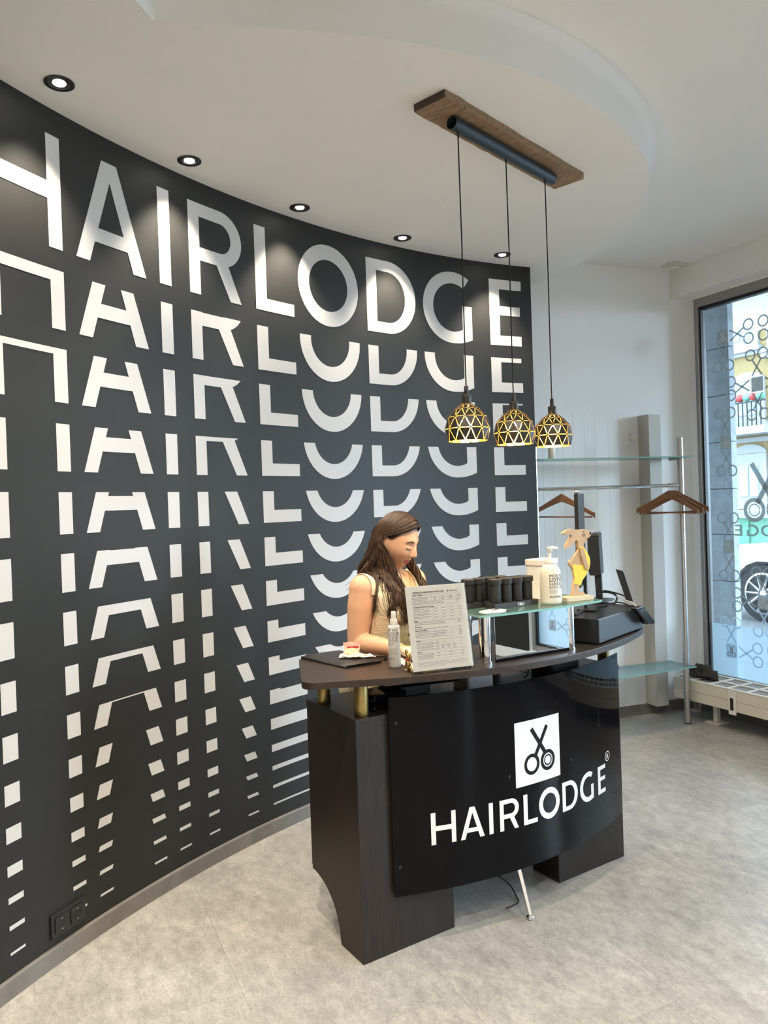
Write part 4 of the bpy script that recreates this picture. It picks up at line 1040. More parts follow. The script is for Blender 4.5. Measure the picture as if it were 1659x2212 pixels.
# leaflets and a small notebook behind the bottle
def flat_on(name, mt, pts, z0, h, lb, cat, bev=.0008):
    P_ = [onz(u, v, z0) for u, v in pts]; m = MB(); m.extr(P_, (0, 0, h)); o = m.build(name, mt, bevel=bev); return tag(o, lb, cat)
flat_on('leaflet', 'paper', ((838, 1420), (848, 1411), (900, 1440), (890, 1447.5)), CTOP+.001, .004, 'white booklet lying behind the spray bottle on the counter', 'booklet')
flat_on('smartphone', 'blue_print', ((872, 1404), (902, 1404), (902, 1428), (878, 1425)), CTOP+.0055, .006, 'blue screened phone lying behind the price list', 'phone')
flat_on('leaflet', 'green_print', ((874, 1396), (905, 1394), (905, 1402), (876, 1403)), CTOP+.012, .004, 'small green leaflet on top of the pile behind the price list', 'leaflet')
# black pouch
P_ = [onz(650, 1417, CTOP+.012), onz(746, 1441, CTOP+.006), onz(824, 1429, CTOP+.006), onz(733, 1401, CTOP+.014)]
pc = sum(P_, Vector())/4
t = thing('pouch', (pc.x, pc.y, CTOP), 'flat black leather zip pouch lying on the left end of the counter', 'pouch')
m = MB(); N = 14; vs = []
for lay in (0, 1):
    for i in range(N+1):
        for j in range(N+1):
            a, b = i/N, j/N; p = (P_[0]*(1-a)+P_[1]*a)*(1-b)+(P_[3]*(1-a)+P_[2]*a)*b
            k = min(a, 1-a, b, 1-b)*6; k = min(1, k)**.5; h = .0165*(.35+.65*k)+.001*sin(7*a+3*b)+.004*(1-a)*(1-b)
            vs.append((p.x, p.y, CTOP+(.0008 if lay == 0 else h)))
fs = []; M_ = (N+1)**2
for i in range(N):
    for j in range(N):
        a = i*(N+1)+j; fs += [(a, a+1, a+N+2, a+N+1), (M_+a, M_+a+N+1, M_+a+N+2, M_+a+1)]
bd_ = [i*(N+1) for i in range(N)]+[N*(N+1)+j for j in range(N)]+[i*(N+1)+N for i in range(N, 0, -1)]+[j for j in range(N, 0, -1)]
fs += [(bd_[k], bd_[(k+1) % len(bd_)], M_+bd_[(k+1) % len(bd_)], M_+bd_[k]) for k in range(len(bd_))]
m.add(vs, fs); m.build('pouch_body', 'leather', t, smooth=50, world=True)
m = MB(); a = P_[1].lerp(P_[2], .02); b = P_[1].lerp(P_[2], .98); o_ = (P_[1]-P_[0]).normalized()*.0025; m.tube([Vector((a.x, a.y, CTOP+.0085))+o_, Vector((b.x, b.y, CTOP+.0085))+o_], .002, 8); m.build('zip', 'black_gloss', t, world=True)
a = onz(826, 1427, CTOP+.006); b = onz(833, 1424, CTOP+.007); m = MB(); m.tube([a, a.lerp(b, .4)], .0018, 8); m.ball(tuple(b), .006, 14, 10); m.build('zip_pull', 'black_gloss', t, smooth=True, world=True)
# receipts and voucher on the pouch
rr = random.Random(5)
def slip(name, mt, quad_, lb, cat, n=10, amp=.002, th=.0003):
    m = MB(); vs = []
    for i in range(n+1):
        for j in range(n+1):
            a, b = i/n, j/n; p = (quad_[0]*(1-a)+quad_[1]*a)*(1-b)+(quad_[3]*(1-a)+quad_[2]*a)*b
            vs.append(p+Vector((0, 0, amp*(sin(9*a+4*b)+sin(5*b*a+7*b)))))
    m.add(vs, [(i*(n+1)+j, i*(n+1)+j+1, (i+1)*(n+1)+j+1, (i+1)*(n+1)+j) for i in range(n) for j in range(n)])
    o = m.build(name, mt, smooth=True); tag(o, lb, cat); return o
zq = CTOP+.022
slip('receipt', 'paper', [onz(732, 1421, zq), onz(812, 1419, zq), onz(800, 1411, zq+.004), onz(735, 1412, zq+.004)], 'crumpled white receipt lying on the black pouch', 'receipt')
slip('receipt', 'paper_peach', [onz(736, 1418, zq+.004), onz(770, 1420, zq+.004), onz(800, 1412, zq+.008), onz(745, 1405, zq+.012)], 'peach coloured crumpled slip on the black pouch', 'receipt')
yv = onz(755, 1412, zq+.008).y
def vq(u, v, dy=0): return aty(u, v, yv+dy)
slip('voucher', 'paper_pink', [vq(744, 1413), vq(776, 1410), vq(779, 1386, .015), vq(741, 1388, .02)], 'small pink voucher slip standing upright on the black pouch', 'voucher', amp=.001)
slip('receipt', 'paper_peach', [vq(742, 1412, -.003), vq(770, 1413, -.004), vq(778, 1399, .0), vq(748, 1401, .004)], 'orange pink folded slip in front of the standing voucher', 'receipt', amp=.0015)
o = MB().box(tuple(vq(762, 1398, .004)), (.045, .0006, .007), rz=.0).build('voucher_print', 'red'); o.parent = bpy.data.objects['voucher']

# ------------------------------------------------------------------ things on the worktop under the counter
WZ = .8555
def onwork(name, mt, pts, z0, h, lb, cat, bev=.002): return flat_on(name, mt, pts, z0, h, lb, cat, bev)
m = MB(); m.box((.155, .085, WZ+.0175), (.11, .1, .032)); vs_ = m
t = thing('quilted_case', D(.175, .1, WZ), 'lower shiny black quilted case beside the brass post under the counter', 'case', rz=DA)
def quilt(z0):
    m = MB(); N = 16
    for s_ in range(4):
        vs = []
        for i in range(N+1):
            for j in range(7):
                u = i/N; v = j/6; bulge = .004*abs(sin(u*pi*5+(j % 2)*.8))*abs(sin(v*pi*2.5)+.3)
                if s_ % 2 == 0: p = (-.07+.14*u, (-.055-bulge) if s_ == 0 else .055+bulge, z0+.026*v)
                else: p = ((.07+bulge) if s_ == 1 else -.07-bulge, -.055+.11*u, z0+.026*v)
                vs.append(p)
        m.add(vs, [(i*7+j, i*7+j+1, (i+1)*7+j+1, (i+1)*7+j) for i in range(N) for j in range(6)])
    m.add([(-.07, -.055, z0+.026), (.07, -.055, z0+.026), (.07, .055, z0+.026), (-.07, .055, z0+.026)], [(0, 1, 2, 3)])
    m.add([(-.07, -.055, z0), (.07, -.055, z0), (.07, .055, z0), (-.07, .055, z0)], [(0, 1, 2, 3)])
    return m
quilt(.001).build('case_body', 'black_gloss', t, smooth=40)
t = thing('quilted_case', D(.177, .1, WZ+.0285), 'upper shiny black quilted case stacked under the counter', 'case', rz=DA)
quilt(.001).build('case_body', 'black_gloss', t, smooth=40)
o = MB().box((0, 0, .006), (.3, .2, .012), rz=0).build('laptop', 'black_gloss', bevel=.003); o.location = D(.36, .16, WZ+.0576); o.rotation_euler = (0, 0, DA+R(-14)); tag(o, 'closed glossy black laptop under the counter behind the front panel', 'laptop')
o = MB().box((0, 0, .028), (.16, .13, .055)).build('document_box', 'black_matte', bevel=.002); o.location = D(.36, .22, WZ+.0005); o.rotation_euler = (0, 0, DA); tag(o, 'matte black document box supporting the closed laptop under the counter', 'box')
t = thing('clear_box', D(.62, .11, WZ), 'pinkish translucent plastic box under the counter behind the panel', 'box', rz=DA)
MB().prism(rounded([(-.07, -.05), (.07, -.05), (.07, .05), (-.07, .05)], .02, 5), .0005, .06).build('box_body', 'clear_box', t, smooth=40); MB().prism(rounded([(-.073, -.053), (.073, -.053), (.073, .053), (-.073, .053)], .02, 5), .0605, .068).build('lid', 'clear_box', t, bevel=.002)
o = MB().box((0, 0, .05), (.2, .02, .1)).build('binder', 'dark_grey', bevel=.002); o.location = D(.74, .2, WZ+.0005); o.rotation_euler = (0, 0, DA+R(4)); tag(o, 'dark blue grey binder standing under the counter', 'binder')
t = thing('card_reader', D(1.05, .08, WZ), 'flat grey and black device on the right desk cabinet under the counter', 'device', rz=DA+R(6))
MB().prism(rounded([(-.1, -.06), (.1, -.06), (.1, .06), (-.1, .06)], .025, 5), .0005, .055).build('base', 'black_plastic', t, bevel=.003); MB().prism(rounded([(-.098, -.058), (.098, -.058), (.098, .058), (-.098, .058)], .024, 5), .0555, .066).build('tray', 'box_grey', t, bevel=.002)
p = [D(.84, .03, .9), D(.835, .02, .935), D(.85, .02, .955), D(.865, .03, .94), D(.862, .05, .88), D(.86, .07, WZ+.004)]
o = MB().tube(spline(p, 6), .0025, 8).build('cable', 'rubber', smooth=True); tag(o, 'thin black cable looping under the counter edge', 'cable')

# ------------------------------------------------------------------ pendant lamp
A_ = Vector((.162, 2.862)); B_ = Vector((.272, 2.762)); C_ = Vector((.971, 3.51)); D_ = Vector((.859, 3.615))
pc2 = (A_+B_+C_+D_)/4; pdir = ((C_-B_)+(D_-A_)).normalized(); pang = math.atan2(pdir.y, pdir.x)
pend = thing('pendant_lamp', (pc2.x, pc2.y, HD), 'pendant lamp of rustic wooden plank with three black faceted shades', 'lamp', rz=pang)
def PLc(p): p = Vector((p[0], p[1]))-pc2; n2 = Vector((-pdir.y, pdir.x)); return p.dot(pdir), p.dot(n2)
m = MB(); N = 30; rr = random.Random(2); vs = []
jag = [[rr.uniform(-.0022, .0022) for _ in range(N+1)] for _ in range(2)]
for i in range(N+1):
    x = -.512+1.024*i/N
    for y, z, j in ((-.075, -.03, 0), (-.0765, -.001, 0), (.0765, -.001, 1), (.075, -.03, 1)): vs.append((x, y+jag[j][i], z))
fs = []
for i in range(N):
    for k in range(4): fs.append((4*i+k, 4*i+(k+1) % 4, 4*i+4+(k+1) % 4, 4*i+4+k))
m.add(vs, fs); m.m = 1; o4 = 4*N; m.add([vs[i] for i in (0, 1, 2, 3)]+[vs[o4+i] for i in range(4)], [(0, 1, 2, 3), (4, 5, 6, 7)])
m.build('plank', ['old_wood', 'old_wood_end'], pend)
t0 = PLc(onz(971.5, 266, 3.043)); t1 = PLc(onz(1197, 385, 3.043)); ty = (t0[1]+t1[1])/2
m = MB(); n = 20; vs = []
for x in (t0[0], t1[0]):
    for k in range(n): a = 2*pi*k/n; vs.append((x, ty+.025*cos(a), -.0555+.025*sin(a)))
    for k in range(n): a = 2*pi*k/n; vs.append((x, ty+.0225*cos(a), -.0555+.0225*sin(a)))
q = 2*n; fs = []
for k in range(n):
    k2 = (k+1) % n; fs += [(k, k2, q+k2, q+k), (n+k, q+n+k, q+n+k2, n+k2), (k, n+k, n+k2, k2), (q+k, q+k2, q+n+k2, q+n+k)]
m.add(vs, fs); m.build('metal_tube', 'lamp_bar', pend, smooth=40)
def shade(par, x, y, zt_):
    # z 0 = top of the socket rod
    m = MB(); m.lathe([(.008, zt_-.034), (.0085, zt_-.033), (.0085, zt_-.002), (.0075, zt_)], (x, y, 0), 18); m.build('socket_rod', 'lamp_black', par, smooth=40)
    m = MB(); m.lathe([(.018, zt_-.069), (.0185, zt_-.068), (.0185, zt_-.038), (.0175, zt_-.0345)], (x, y, 0), 26); m.build('socket_cap', 'lamp_black', par, smooth=40)
    zt3 = zt_-.068; N = 12
    rings = [(.02, 0, 0), (.049, -.02, .5), (.0765, -.052, 0), (.0885, -.097, .5), (.077, -.145, 0)]
    V = [[Vector((x+r*cos(2*pi*(k+o)/N), y+r*sin(2*pi*(k+o)/N), zt3+z)) for k in range(N)] for r, z, o in rings]
    tris = []
    for i in range(4):
        for k in range(N):
            k2 = (k+1) % N
            if rings[i][2] == 0: tris += [(V[i][k], V[i+1][k], V[i+1][k-1]), (V[i][k], V[i][k2], V[i+1][k])]
            else: tris += [(V[i][k], V[i+1][k2], V[i+1][k]), (V[i][k], V[i][k2], V[i+1][k2])]
    m = MB(); g = .0016; cx = Vector((x, y, 0))
    for T in tris:
        n_ = (T[1]-T[0]).cross(T[2]-T[0]).normalized(); c = (T[0]+T[1]+T[2])/3
        if n_.dot(c-Vector((x, y, zt3-.08))) < 0: n_ = -n_
        # inset triangle
        pts = []
        a, b, cc = (T[1]-T[2]).length, (T[0]-T[2]).length, (T[0]-T[1]).length; s_ = (a+b+cc)/2; ar = math.sqrt(max(1e-12, s_*(s_-a)*(s_-b)*(s_-cc))); inr = ar/s_
        I_ = (T[0]*a+T[1]*b+T[2]*cc)/(a+b+cc); k_ = max(.3, 1-g/inr)
        for p in T: pts.append(I_+(p-I_)*k_)
        m.m = 0; m.add(pts, [(0, 1, 2)]); m.m = 1; m.add([p-n_*.0009 for p in pts], [(0, 2, 1)])
    # small bridges at the corners
    for i in range(1, 4):
        for p in V[i]:
            n_ = (p-Vector((x, y, zt3-.08))).normalized(); t_ = n_.cross(Vector((0, 0, 1))).normalized(); b_ = n_.cross(t_)
            m.m = 0; m.add([p+(t_*cos(q)+b_*sin(q))*.0042-n_*.0006 for q in [k*pi/3 for k in range(6)]], [tuple(range(6))])
            m.m = 1; m.add([p+(t_*cos(q)+b_*sin(q))*.0042-n_*.0014 for q in [k*pi/3 for k in range(6)]], [tuple(range(6))])
    me = bpy.data.meshes.new('lamp_shade'); me.from_pydata(m.v, [], m.f); me.materials.append(MATS['lamp_black']); me.materials.append(MATS['lamp_gold']); me.polygons.foreach_set('material_index', m.mi)
    so = bpy.data.objects.new('lamp_shade', me); COL.objects.link(so); so.parent = par
    m = MB(); m.lathe([(.006, zt3-.03), (.0075, zt3-.034), (.0075, zt3-.05)], (x, y, 0), 14); m.build('bulb_base', 'lamp_black', par)
    m = MB(); m.ball((x, y, zt3-.064), (.0085, .0085, .013), 14, 10); m.build('bulb', 'bulb', par, smooth=True)
    l = bpy.data.lights.new('bulb', 'POINT'); l.energy = 3.0; l.color = (1, .72, .38); l.shadow_soft_size = .012
    lo = bpy.data.objects.new('bulb_light', l); COL.objects.link(lo); lo.parent = par; lo.location = (x, y, zt3-.082)
for (u, v), (u2, v2) in (((992, 283), (1003.6, 834)), ((1092, 342), (1099.8, 850.5)), ((1178, 388), (1184.5, 862))):
    p = onz(u, v, 3.02); x, y = PLc(p); y = ty+.0; w = pc2+pdir*x+Vector((-pdir.y, pdir.x))*y; dd = w.length
    z = onpl(u2, v2, (w.x, w.y, 0), (w.x, w.y, 0)).z-HD
    m = MB(); m.tube([(x, y, -.092), (x, y, -.081)], .005, 12); m.build('cable_grip', 'lamp_black', pend)
    m = MB(); m.tube([(x, y, -.09), (x+.002, y, -.5), (x-.001, y, -1.0), (x, y, z+.001)], .0026, 8); m.build('cable', 'rubber', pend, smooth=True)
    shade(pend, x, y, z)
# ------------------------------------------------------------------ the receptionist
def sm(t): t = max(0, min(1, t)); return t*t*(3-2*t)
ga_ = lambda d, s: math.exp(-(d/s)**2)
YAW = R(55); PIT = R(21)
Fh0 = Vector((sin(YAW), -cos(YAW), 0)); Rh = Vector((Fh0.y, -Fh0.x, 0)); Uh = Vector((0, 0, 1))
Fh = Fh0*cos(PIT)-Uh*sin(PIT); Uh = Fh0*sin(PIT)+Vector((0, 0, 1))*cos(PIT)
HS = .98
Hc = aty(838, 1172, 3.13)-Rh*.073
def HW(x, y, z): return Hc+(Rh*x+Fh*y+Uh*z)*HS
def HL(p): p = (Vector(p)-Hc)/HS; return p.dot(Rh), p.dot(Fh), p.dot(Uh)
def head_mesh(N=96, M=72):
    V = []
    for i in range(M+1):
        a = -pi/2+pi*i/M
        for k in range(N):
            q = 2*pi*k/N; x, y, z = cos(a)*cos(q), cos(a)*sin(q), sin(a)
            X, Y, Z = x*.073, y*.09, z*.116
            if y < 0: Y *= 1.1
            t = sm((-z-.1)/.9)
            X *= 1-.30*t
            Y = Y*(1-.15*t)+.012*t if y > 0 else Y*(1-.72*t)+.02*t
            if z > .3: X *= 1+.05*sm((z-.3)/.5)
            if y > 0:
                f = sm(y*1.6)
                zz = Z*1000; xx = abs(X)*1000; d = 0
                # nose
                pr_ = sm((22-zz)/50) if zz > -31 else max(0, 1-((-31-zz)/9)**1.3)
                d += 23*pr_*ga_(xx, 8.5+4*sm((-zz)/35))
                d += 6*ga_(xx-11, 6)*ga_(zz+33, 6.5)
                d -= 9*ga_(xx-31, 17)*ga_(zz-10, 12); d += 6.5*ga_(xx-31, 13)*ga_(zz-6, 8.5)
                d += 3.5*ga_(zz-29, 9)*ga_(xx-24, 22)
                d += 5*ga_(xx, 17)*ga_(zz+56, 4.5)+6*ga_(xx, 15)*ga_(zz+68, 5)-3.2*ga_(xx, 22)*ga_(zz+62, 2.6)
                d -= 3*ga_(xx, 14)*ga_(zz+79, 5)
                d += 7*ga_(xx, 17)*ga_(zz+98, 14)
                d += 4*ga_(xx-38, 20)*ga_(zz+28, 20)
                d -= 2*ga_(xx-40, 16)*ga_(zz+75, 18)
                Y += f*d/1000
            V.append((X, Y, Z))
    F = [(i*N+k, i*N+(k+1) % N, (i+1)*N+(k+1) % N, (i+1)*N+k) for i in range(M) for k in range(N)]
    return V, F
hv, hf = head_mesh()
def face_pt(x, z, off=.0015):
    b = min((v for v in hv if v[1] > 0), key=lambda v: (v[0]-x)**2+(v[2]-z)**2); return HW(x, b[1]+off, z)
Fv = Vector((.76, -.65, 0)).normalized(); Rv = Vector((Fv.y, -Fv.x, 0))
Nk = Vector((Hc.x, Hc.y, 0))-Fv*.055; Nk.z = 1.3
Pel = Vector((Nk.x, Nk.y, 0))-Fv*.075
def tor(z):  # spine line
    t = sm((z-.8)/.5); p = Pel.lerp(Vector((Nk.x, Nk.y, 0)), t); return Vector((p.x, p.y, z))
pm = MB(); pm.add([HW(*v) for v in hv], hf)
for s in (1, -1):
    for (dx, dy, dz, rx, ry, rz) in ((.074, -.012, 0, .007, .017, .03), (.078, -.02, .008, .006, .01, .022), (.073, -.008, -.026, .006, .009, .011)):
        vs0 = len(pm.v); pm.ball((0, 0, 0), (rx, ry, rz), 14, 10)
        for i in range(vs0, len(pm.v)): q = pm.v[i]; pm.v[i] = tuple(HW(s*(dx+q[0]), dy+q[1], dz+q[2]))
def loft(m, rings, n=36):
    vs = []
    for c, a, b in rings:
        for k in range(n):
            q = 2*pi*k/n; ca_, sa_ = cos(q), sin(q); e = 2/2.4
            vs.append(c+Rv*(a*math.copysign(abs(ca_)**e, ca_))+Fv*(b*math.copysign(abs(sa_)**e, sa_)))
    m.add(vs, [(i*n+k, i*n+(k+1) % n, (i+1)*n+(k+1) % n, (i+1)*n+k) for i in range(len(rings)-1) for k in range(n)]+[tuple(range(n))[::-1], tuple(range((len(rings)-1)*n, len(rings)*n))])
TR = [(.78, .15, .115, 0), (.84, .168, .13, 0), (.92, .165, .125, 0), (1.0, .148, .115, .005), (1.06, .142, .113, .01), (1.13, .15, .12, .018), (1.18, .155, .125, .02), (1.23, .165, .11, .012), (1.27, .16, .085, .004), (1.3, .11, .066, 0), (1.325, .06, .055, 0)]
loft(pm, [(tor(z)+Fv*o, a, b) for z, a, b, o in TR])
# bust
for s in (1, -1): pm.ball(tuple(tor(1.165)+Fv*.085+Rv*(.062*s)), (.062, .062, .06), 18, 12)
# neck
nb = HW(0, -.028, -.06)
pm.tube([Nk+Vector((0, 0, -.02)), Nk.lerp(nb, .5)+Vector((0, 0, 0)), nb], [.058, .05, .05], 24)
# arms
def hand(m, w, d, up, side):
    # w wrist, d pointing direction, up = back of the hand, side = thumb side
    d = d.normalized(); s_ = side.normalized()
    c = w+d*.045
    for k in range(4):
        t = k/3; m.tube([w+s_*(.012*(1-2*t)), c+s_*(.03*(1-2*t))+up*.002, c+s_*(.031*(1-2*t))+d*.04], [.014, .0135, .011], 10)
    for k, (o, ln) in enumerate(((.03, .068), (.0105, .075), (-.0095, .07), (-.029, .055))):
        b = c+s_*o+d*.035; p1 = b+d*(ln*.45)+up*.004; p2 = p1+d*(ln*.3)-up*.012; p3 = p2+d*(ln*.2)-up*.018
        m.tube([b, p1, p2, p3], [.0095, .0088, .008, .006], 10)
    b = w+s_*.018+d*.015; p1 = b+s_*.025+d*.025-up*.006; p2 = p1+s_*.008+d*.028-up*.006; p3 = p2+d*.02-up*.004
    m.tube([b, p1, p2, p3], [.013, .011, .0098, .007], 10)
Sr = tor(1.262)+Rv*.168; Sr += Fv*.0
Er = aty(771, 1388, Sr.y-.01); Wr = aty(868, 1384, Sr.y-.14)
Wr.z = CTOP+.032; Er.z = max(Er.z, CTOP+.045)
UZ = Vector((0, 0, 1))
pm.ball(tuple(Sr), (.056, .056, .056), 18, 12)
pm.tube([Sr, Sr.lerp(Er, .35), Sr.lerp(Er, .7), Er], [.054, .055, .048, .04], 20)
pm.ball(tuple(Er), .04, 16, 10)
pm.tube([Er, Er.lerp(Wr, .25), Er.lerp(Wr, .6), Wr], [.039, .041, .034, .0245], 20)
dr_ = (Wr-Er).normalized(); dr_.z = 0; sd = Vector((-dr_.y, dr_.x, 0))
hand(pm, Wr, Vector((dr_.x, dr_.y, -.05)), UZ, sd)
Sl = tor(1.262)-Rv*.168
El = Sl-Rv*.05+Fv*.03; El.z = 1.035; Wl = Wr+dr_*.115-Fv*.01+sd*.055; Wl.z = CTOP+.034
pm.ball(tuple(Sl), .056, 18, 12); pm.tube([Sl, Sl.lerp(El, .4), Sl.lerp(El, .75), El], [.054, .052, .046, .04], 20); pm.ball(tuple(El), .04, 16, 10)
dl_ = (Wl-El).normalized(); dl_.z = 0
pm.tube([El, El.lerp(Wl, .3), El.lerp(Wl, .65), Wl], [.039, .04, .033, .0245], 20); hand(pm, Wl, Vector((dl_.x, dl_.y, -.05)), UZ, Vector((dl_.y, -dl_.x, 0)))
# legs
for s in (1, -1):
    h = tor(.8)+Rv*(.085*s); k_ = Pel+Rv*(.095*s)+Vector((0, 0, .45)); a_ = Pel+Rv*(.1*s)+Vector((0, 0, .09))
    pm.tube([h, k_, a_], [.082, .055, .035], 18); pm.ball(tuple(a_+Fv*.06-UZ*.045), (.05, .05, .035), 14, 8)
me = bpy.data.meshes.new('raw'); me.from_pydata([tuple(v) for v in pm.v], [], pm.f); ro = bpy.data.objects.new('raw', me); COL.objects.link(ro)
md_ = ro.modifiers.new('r', 'REMESH'); md_.mode = 'VOXEL'; md_.voxel_size = .0032
bpy.context.view_layer.update(); dg = bpy.context.evaluated_depsgraph_get(); bme = bpy.data.meshes.new_from_object(ro.evaluated_get(dg)); bpy.data.objects.remove(ro)
bm = bmesh.new(); bm.from_mesh(bme)
fac = [v for v in bm.verts if not (HL(v.co)[1] > .0 and abs(HL(v.co)[0]) < .075 and -.13 < HL(v.co)[2] < .13)]
for _ in range(9): bmesh.ops.smooth_vert(bm, verts=fac, factor=.5, use_axis_x=True, use_axis_y=True, use_axis_z=True)
bmesh.ops.smooth_vert(bm, verts=bm.verts[:], factor=.5, use_axis_x=True, use_axis_y=True, use_axis_z=True)
bm.normal_update()
for f in bm.faces:
    x, y, z = HL(f.calc_center_median()); f.smooth = True
    lip = 1-(abs(x)/.0235)**2
    f.material_index = 1 if (y > .06 and lip > 0 and -.0625-.0125*math.sqrt(max(0, lip)) < z < -.0605+.009*math.sqrt(max(0, lip))) else 0
# the knitted top grows from the same surface
def on_top(c):
    if c.z < .8 or c.z > 1.335: return False
    p = c-tor(c.z); l = p.dot(Rv); f_ = p.dot(Fv)
    for S_, E_, W_, s in ((Sr, Er, Wr, 1), (Sl, El, Wl, -1)):
        q = c-S_; ax = E_-S_; t = q.dot(ax)/ax.dot(ax)
        if q.dot(Rv)*s > .008+.045*sm(t*2) and c.z > 1.24: return False
        if t > .1:
            tt = min(1, t); lim = .064-.016*tt
            if (q-ax*tt).length < lim and (l*s) > .085: return False
        ax = W_-E_; tt = max(0, min(1, (c-E_).dot(ax)/ax.dot(ax)))
        if (c-(E_+ax*tt)).length < .056-.015*tt: return False
    if f_ > 0 and c.z > 1.13 and abs(l) < .012+(c.z-1.13)*.36: return False
    if c.z > 1.3 and math.hypot(l, f_) < .07: return False
    return True
keep = [f for f in bm.faces if on_top(f.calc_center_median())]
cv = {}; cvs = []; cfs = []
for f in keep:
    ids = []
    for v in f.verts:
        if v.index not in cv: cv[v.index] = len(cvs); fl = .004+.02*sm((.95-v.co.z)/.15); cvs.append(v.co+v.normal*fl)
        ids.append(cv[v.index])
    cfs.append(ids)
idx = [f.material_index for f in bm.faces]
bm.to_mesh(bme); bm.free()
bme.materials.clear(); bme.materials.append(MATS['skin']); bme.materials.append(MATS['lips'])
bme.polygons.foreach_set('material_index', idx)
pers = bpy.data.objects.new('person', bme); COL.objects.link(pers)
tag(pers, 'person with long wavy brown hair and cream sleeveless top standing behind the desk looking down', 'person')
m = MB(); m.add(cvs, cfs); top = m.build('sleeveless_top', 'knit', pers, smooth=True)
def smooth_edge(ob, n=14):
    bm = bmesh.new(); bm.from_mesh(ob.data)
    bmesh.ops.delete(bm, geom=[v for v in bm.verts if not v.link_faces], context='VERTS')
    for _ in range(3):
        bad = [v for v in bm.verts if len(v.link_faces) == 1]
        bmesh.ops.delete(bm, geom=bad, context='VERTS')
    for _ in range(n):
        new = {}
        for v in bm.verts:
            if v.is_boundary:
                nb_ = [e.other_vert(v).co for e in v.link_edges if e.is_boundary]
                if len(nb_) == 2: new[v] = v.co*.4+(nb_[0]+nb_[1])*.3
        for v, c in new.items(): v.co = c
    bm.to_mesh(ob.data); bm.free()
smooth_edge(top)
from mathutils.bvhtree import BVHTree
bvh = BVHTree.FromPolygons([v.co.copy() for v in bme.vertices], [tuple(p.vertices) for p in bme.polygons])
def pushed(p, d=.012):
    loc, nor, _, dist = bvh.find_nearest(p)
    if loc is not None and (p-loc).dot(nor) < d: return loc+nor*d
    return p
sd_ = top.modifiers.new('s', 'SOLIDIFY'); sd_.thickness = .003; sd_.offset = 0
for i, z in enumerate((1.105, 1.055, 1.0)):
    c = tor(z)+Fv*(.132 if z > 1.08 else .136); m = MB(); m.tube([c, c+Fv*.006], .006, 14); m.build('button', 'black_plastic', pers)
# trousers and shoes
m = MB()
loft(m, [(tor(z), a+.008, b+.008) for z, a, b, o in [(.74, .16, .115, 0), (.8, .162, .124, 0), (.87, .164, .126, 0)]])
for s in (1, -1):
    h = tor(.8)+Rv*(.085*s); k_ = Pel+Rv*(.095*s)+Vector((0, 0, .45)); a_ = Pel+Rv*(.1*s)+Vector((0, 0, .08)); m.tube([h, h.lerp(k_, .5), k_, a_], [.092, .08, .066, .06], 20)
m.build('trousers', 'trousers', pers, smooth=True)
for s in (1, -1):
    a_ = Pel+Rv*(.1*s)+Fv*.05+Vector((0, 0, .03)); m = MB(); m.tube([a_-Fv*.12, a_-Fv*.08, a_+Fv*.05, a_+Fv*.12], [.02, .038, .042, .025], 16, flat=.68); m.build('shoe', 'black_matte', pers, smooth=True)
# eyebrows and lashes
for s in (1, -1):
    pts = [face_pt(s*(.013+.033*t), .0265+.007*sin(pi*min(1, t*1.15))*1-.004*t, .0012) for t in [k/8 for k in range(9)]]
    m = MB(); m.tube(pts, [.0014, .0022, .0024, .0024, .0022, .002, .0017, .0013, .0008], 6); m.build('eyebrow', 'brow', pers, smooth=True)
    pts = [face_pt(s*(.018+.027*t), .0025-.0055*sin(pi*t), .0018) for t in [k/8 for k in range(9)]]
    m = MB(); m.tube(pts, [.0006, .001, .0014, .0016, .0017, .0017, .0016, .0012, .0007], 6); m.build('eyelashes', 'brow', pers, smooth=True)
# hair
hr = random.Random(21); hm = MB()
def scalp(sg, yr, ph, lift):
    # yr root position along the parting, ph angle down the side
    zt_ = .121*math.sqrt(max(0, 1-(yr/.118)**2)); bk_ = .09*sm((ph-.62)/.95)*(.35+.65*sm((yr+.03)/.1)) if sg > 0 else .05*sm((ph-.3)/1.3)*sm((yr+.03)/.1)
    y = yr*(1-.25*sm(ph/1.6))-bk_; w = .081*math.sqrt(max(.05, 1-(y/.125)**2))
    return Vector((sg*(w+lift)*sin(min(ph, pi/2)), y, (zt_+lift)*cos(min(ph, pi/2)) if ph < pi/2 else 0))
def strand(sg, yr, end, rad, mid, ph, am, fr=14):
    lift = hr.uniform(.002, .012); pts = []; pmx = R(82)+hr.uniform(-.1, .15); pd = .007+.016*hr.random()
    for k in range(9): pts.append(HW(*scalp(sg, yr, .04+pmx*k/8, lift)))
    a = pts[-1]; d0 = (pts[-1]-pts[-2]).normalized(); n = 24
    m1 = (a+Vector((0, 0, -.09))+d0*.01).lerp(mid, .75)
    for k in range(1, n+1):
        t = k/n; p = a*(1-t)**2+m1*2*t*(1-t)+end*t*t; w = sm((t-.2)/.5)
        p = p+Rv*(am*w*sin(t*fr+ph))+Fv*(am*w*cos(t*fr+ph)); pts.append(pushed(p, pd))
    for _ in range(2): pts = [pts[0]]+[(pts[i-1]+pts[i]*2+pts[i+1])/4 for i in range(1, len(pts)-1)]+[pts[-1]]
    rr_ = [rad*(.7+.3*min(1, i/6)) if i < len(pts)-6 else rad*(1-.85*(i-len(pts)+6)/6) for i in range(len(pts))]
    hm.m = 0 if hr.random() < .6 else 1
    hm.tube(pts, rr_, 5, flat=.6)
N0 = Vector((Nk.x, Nk.y, 0))
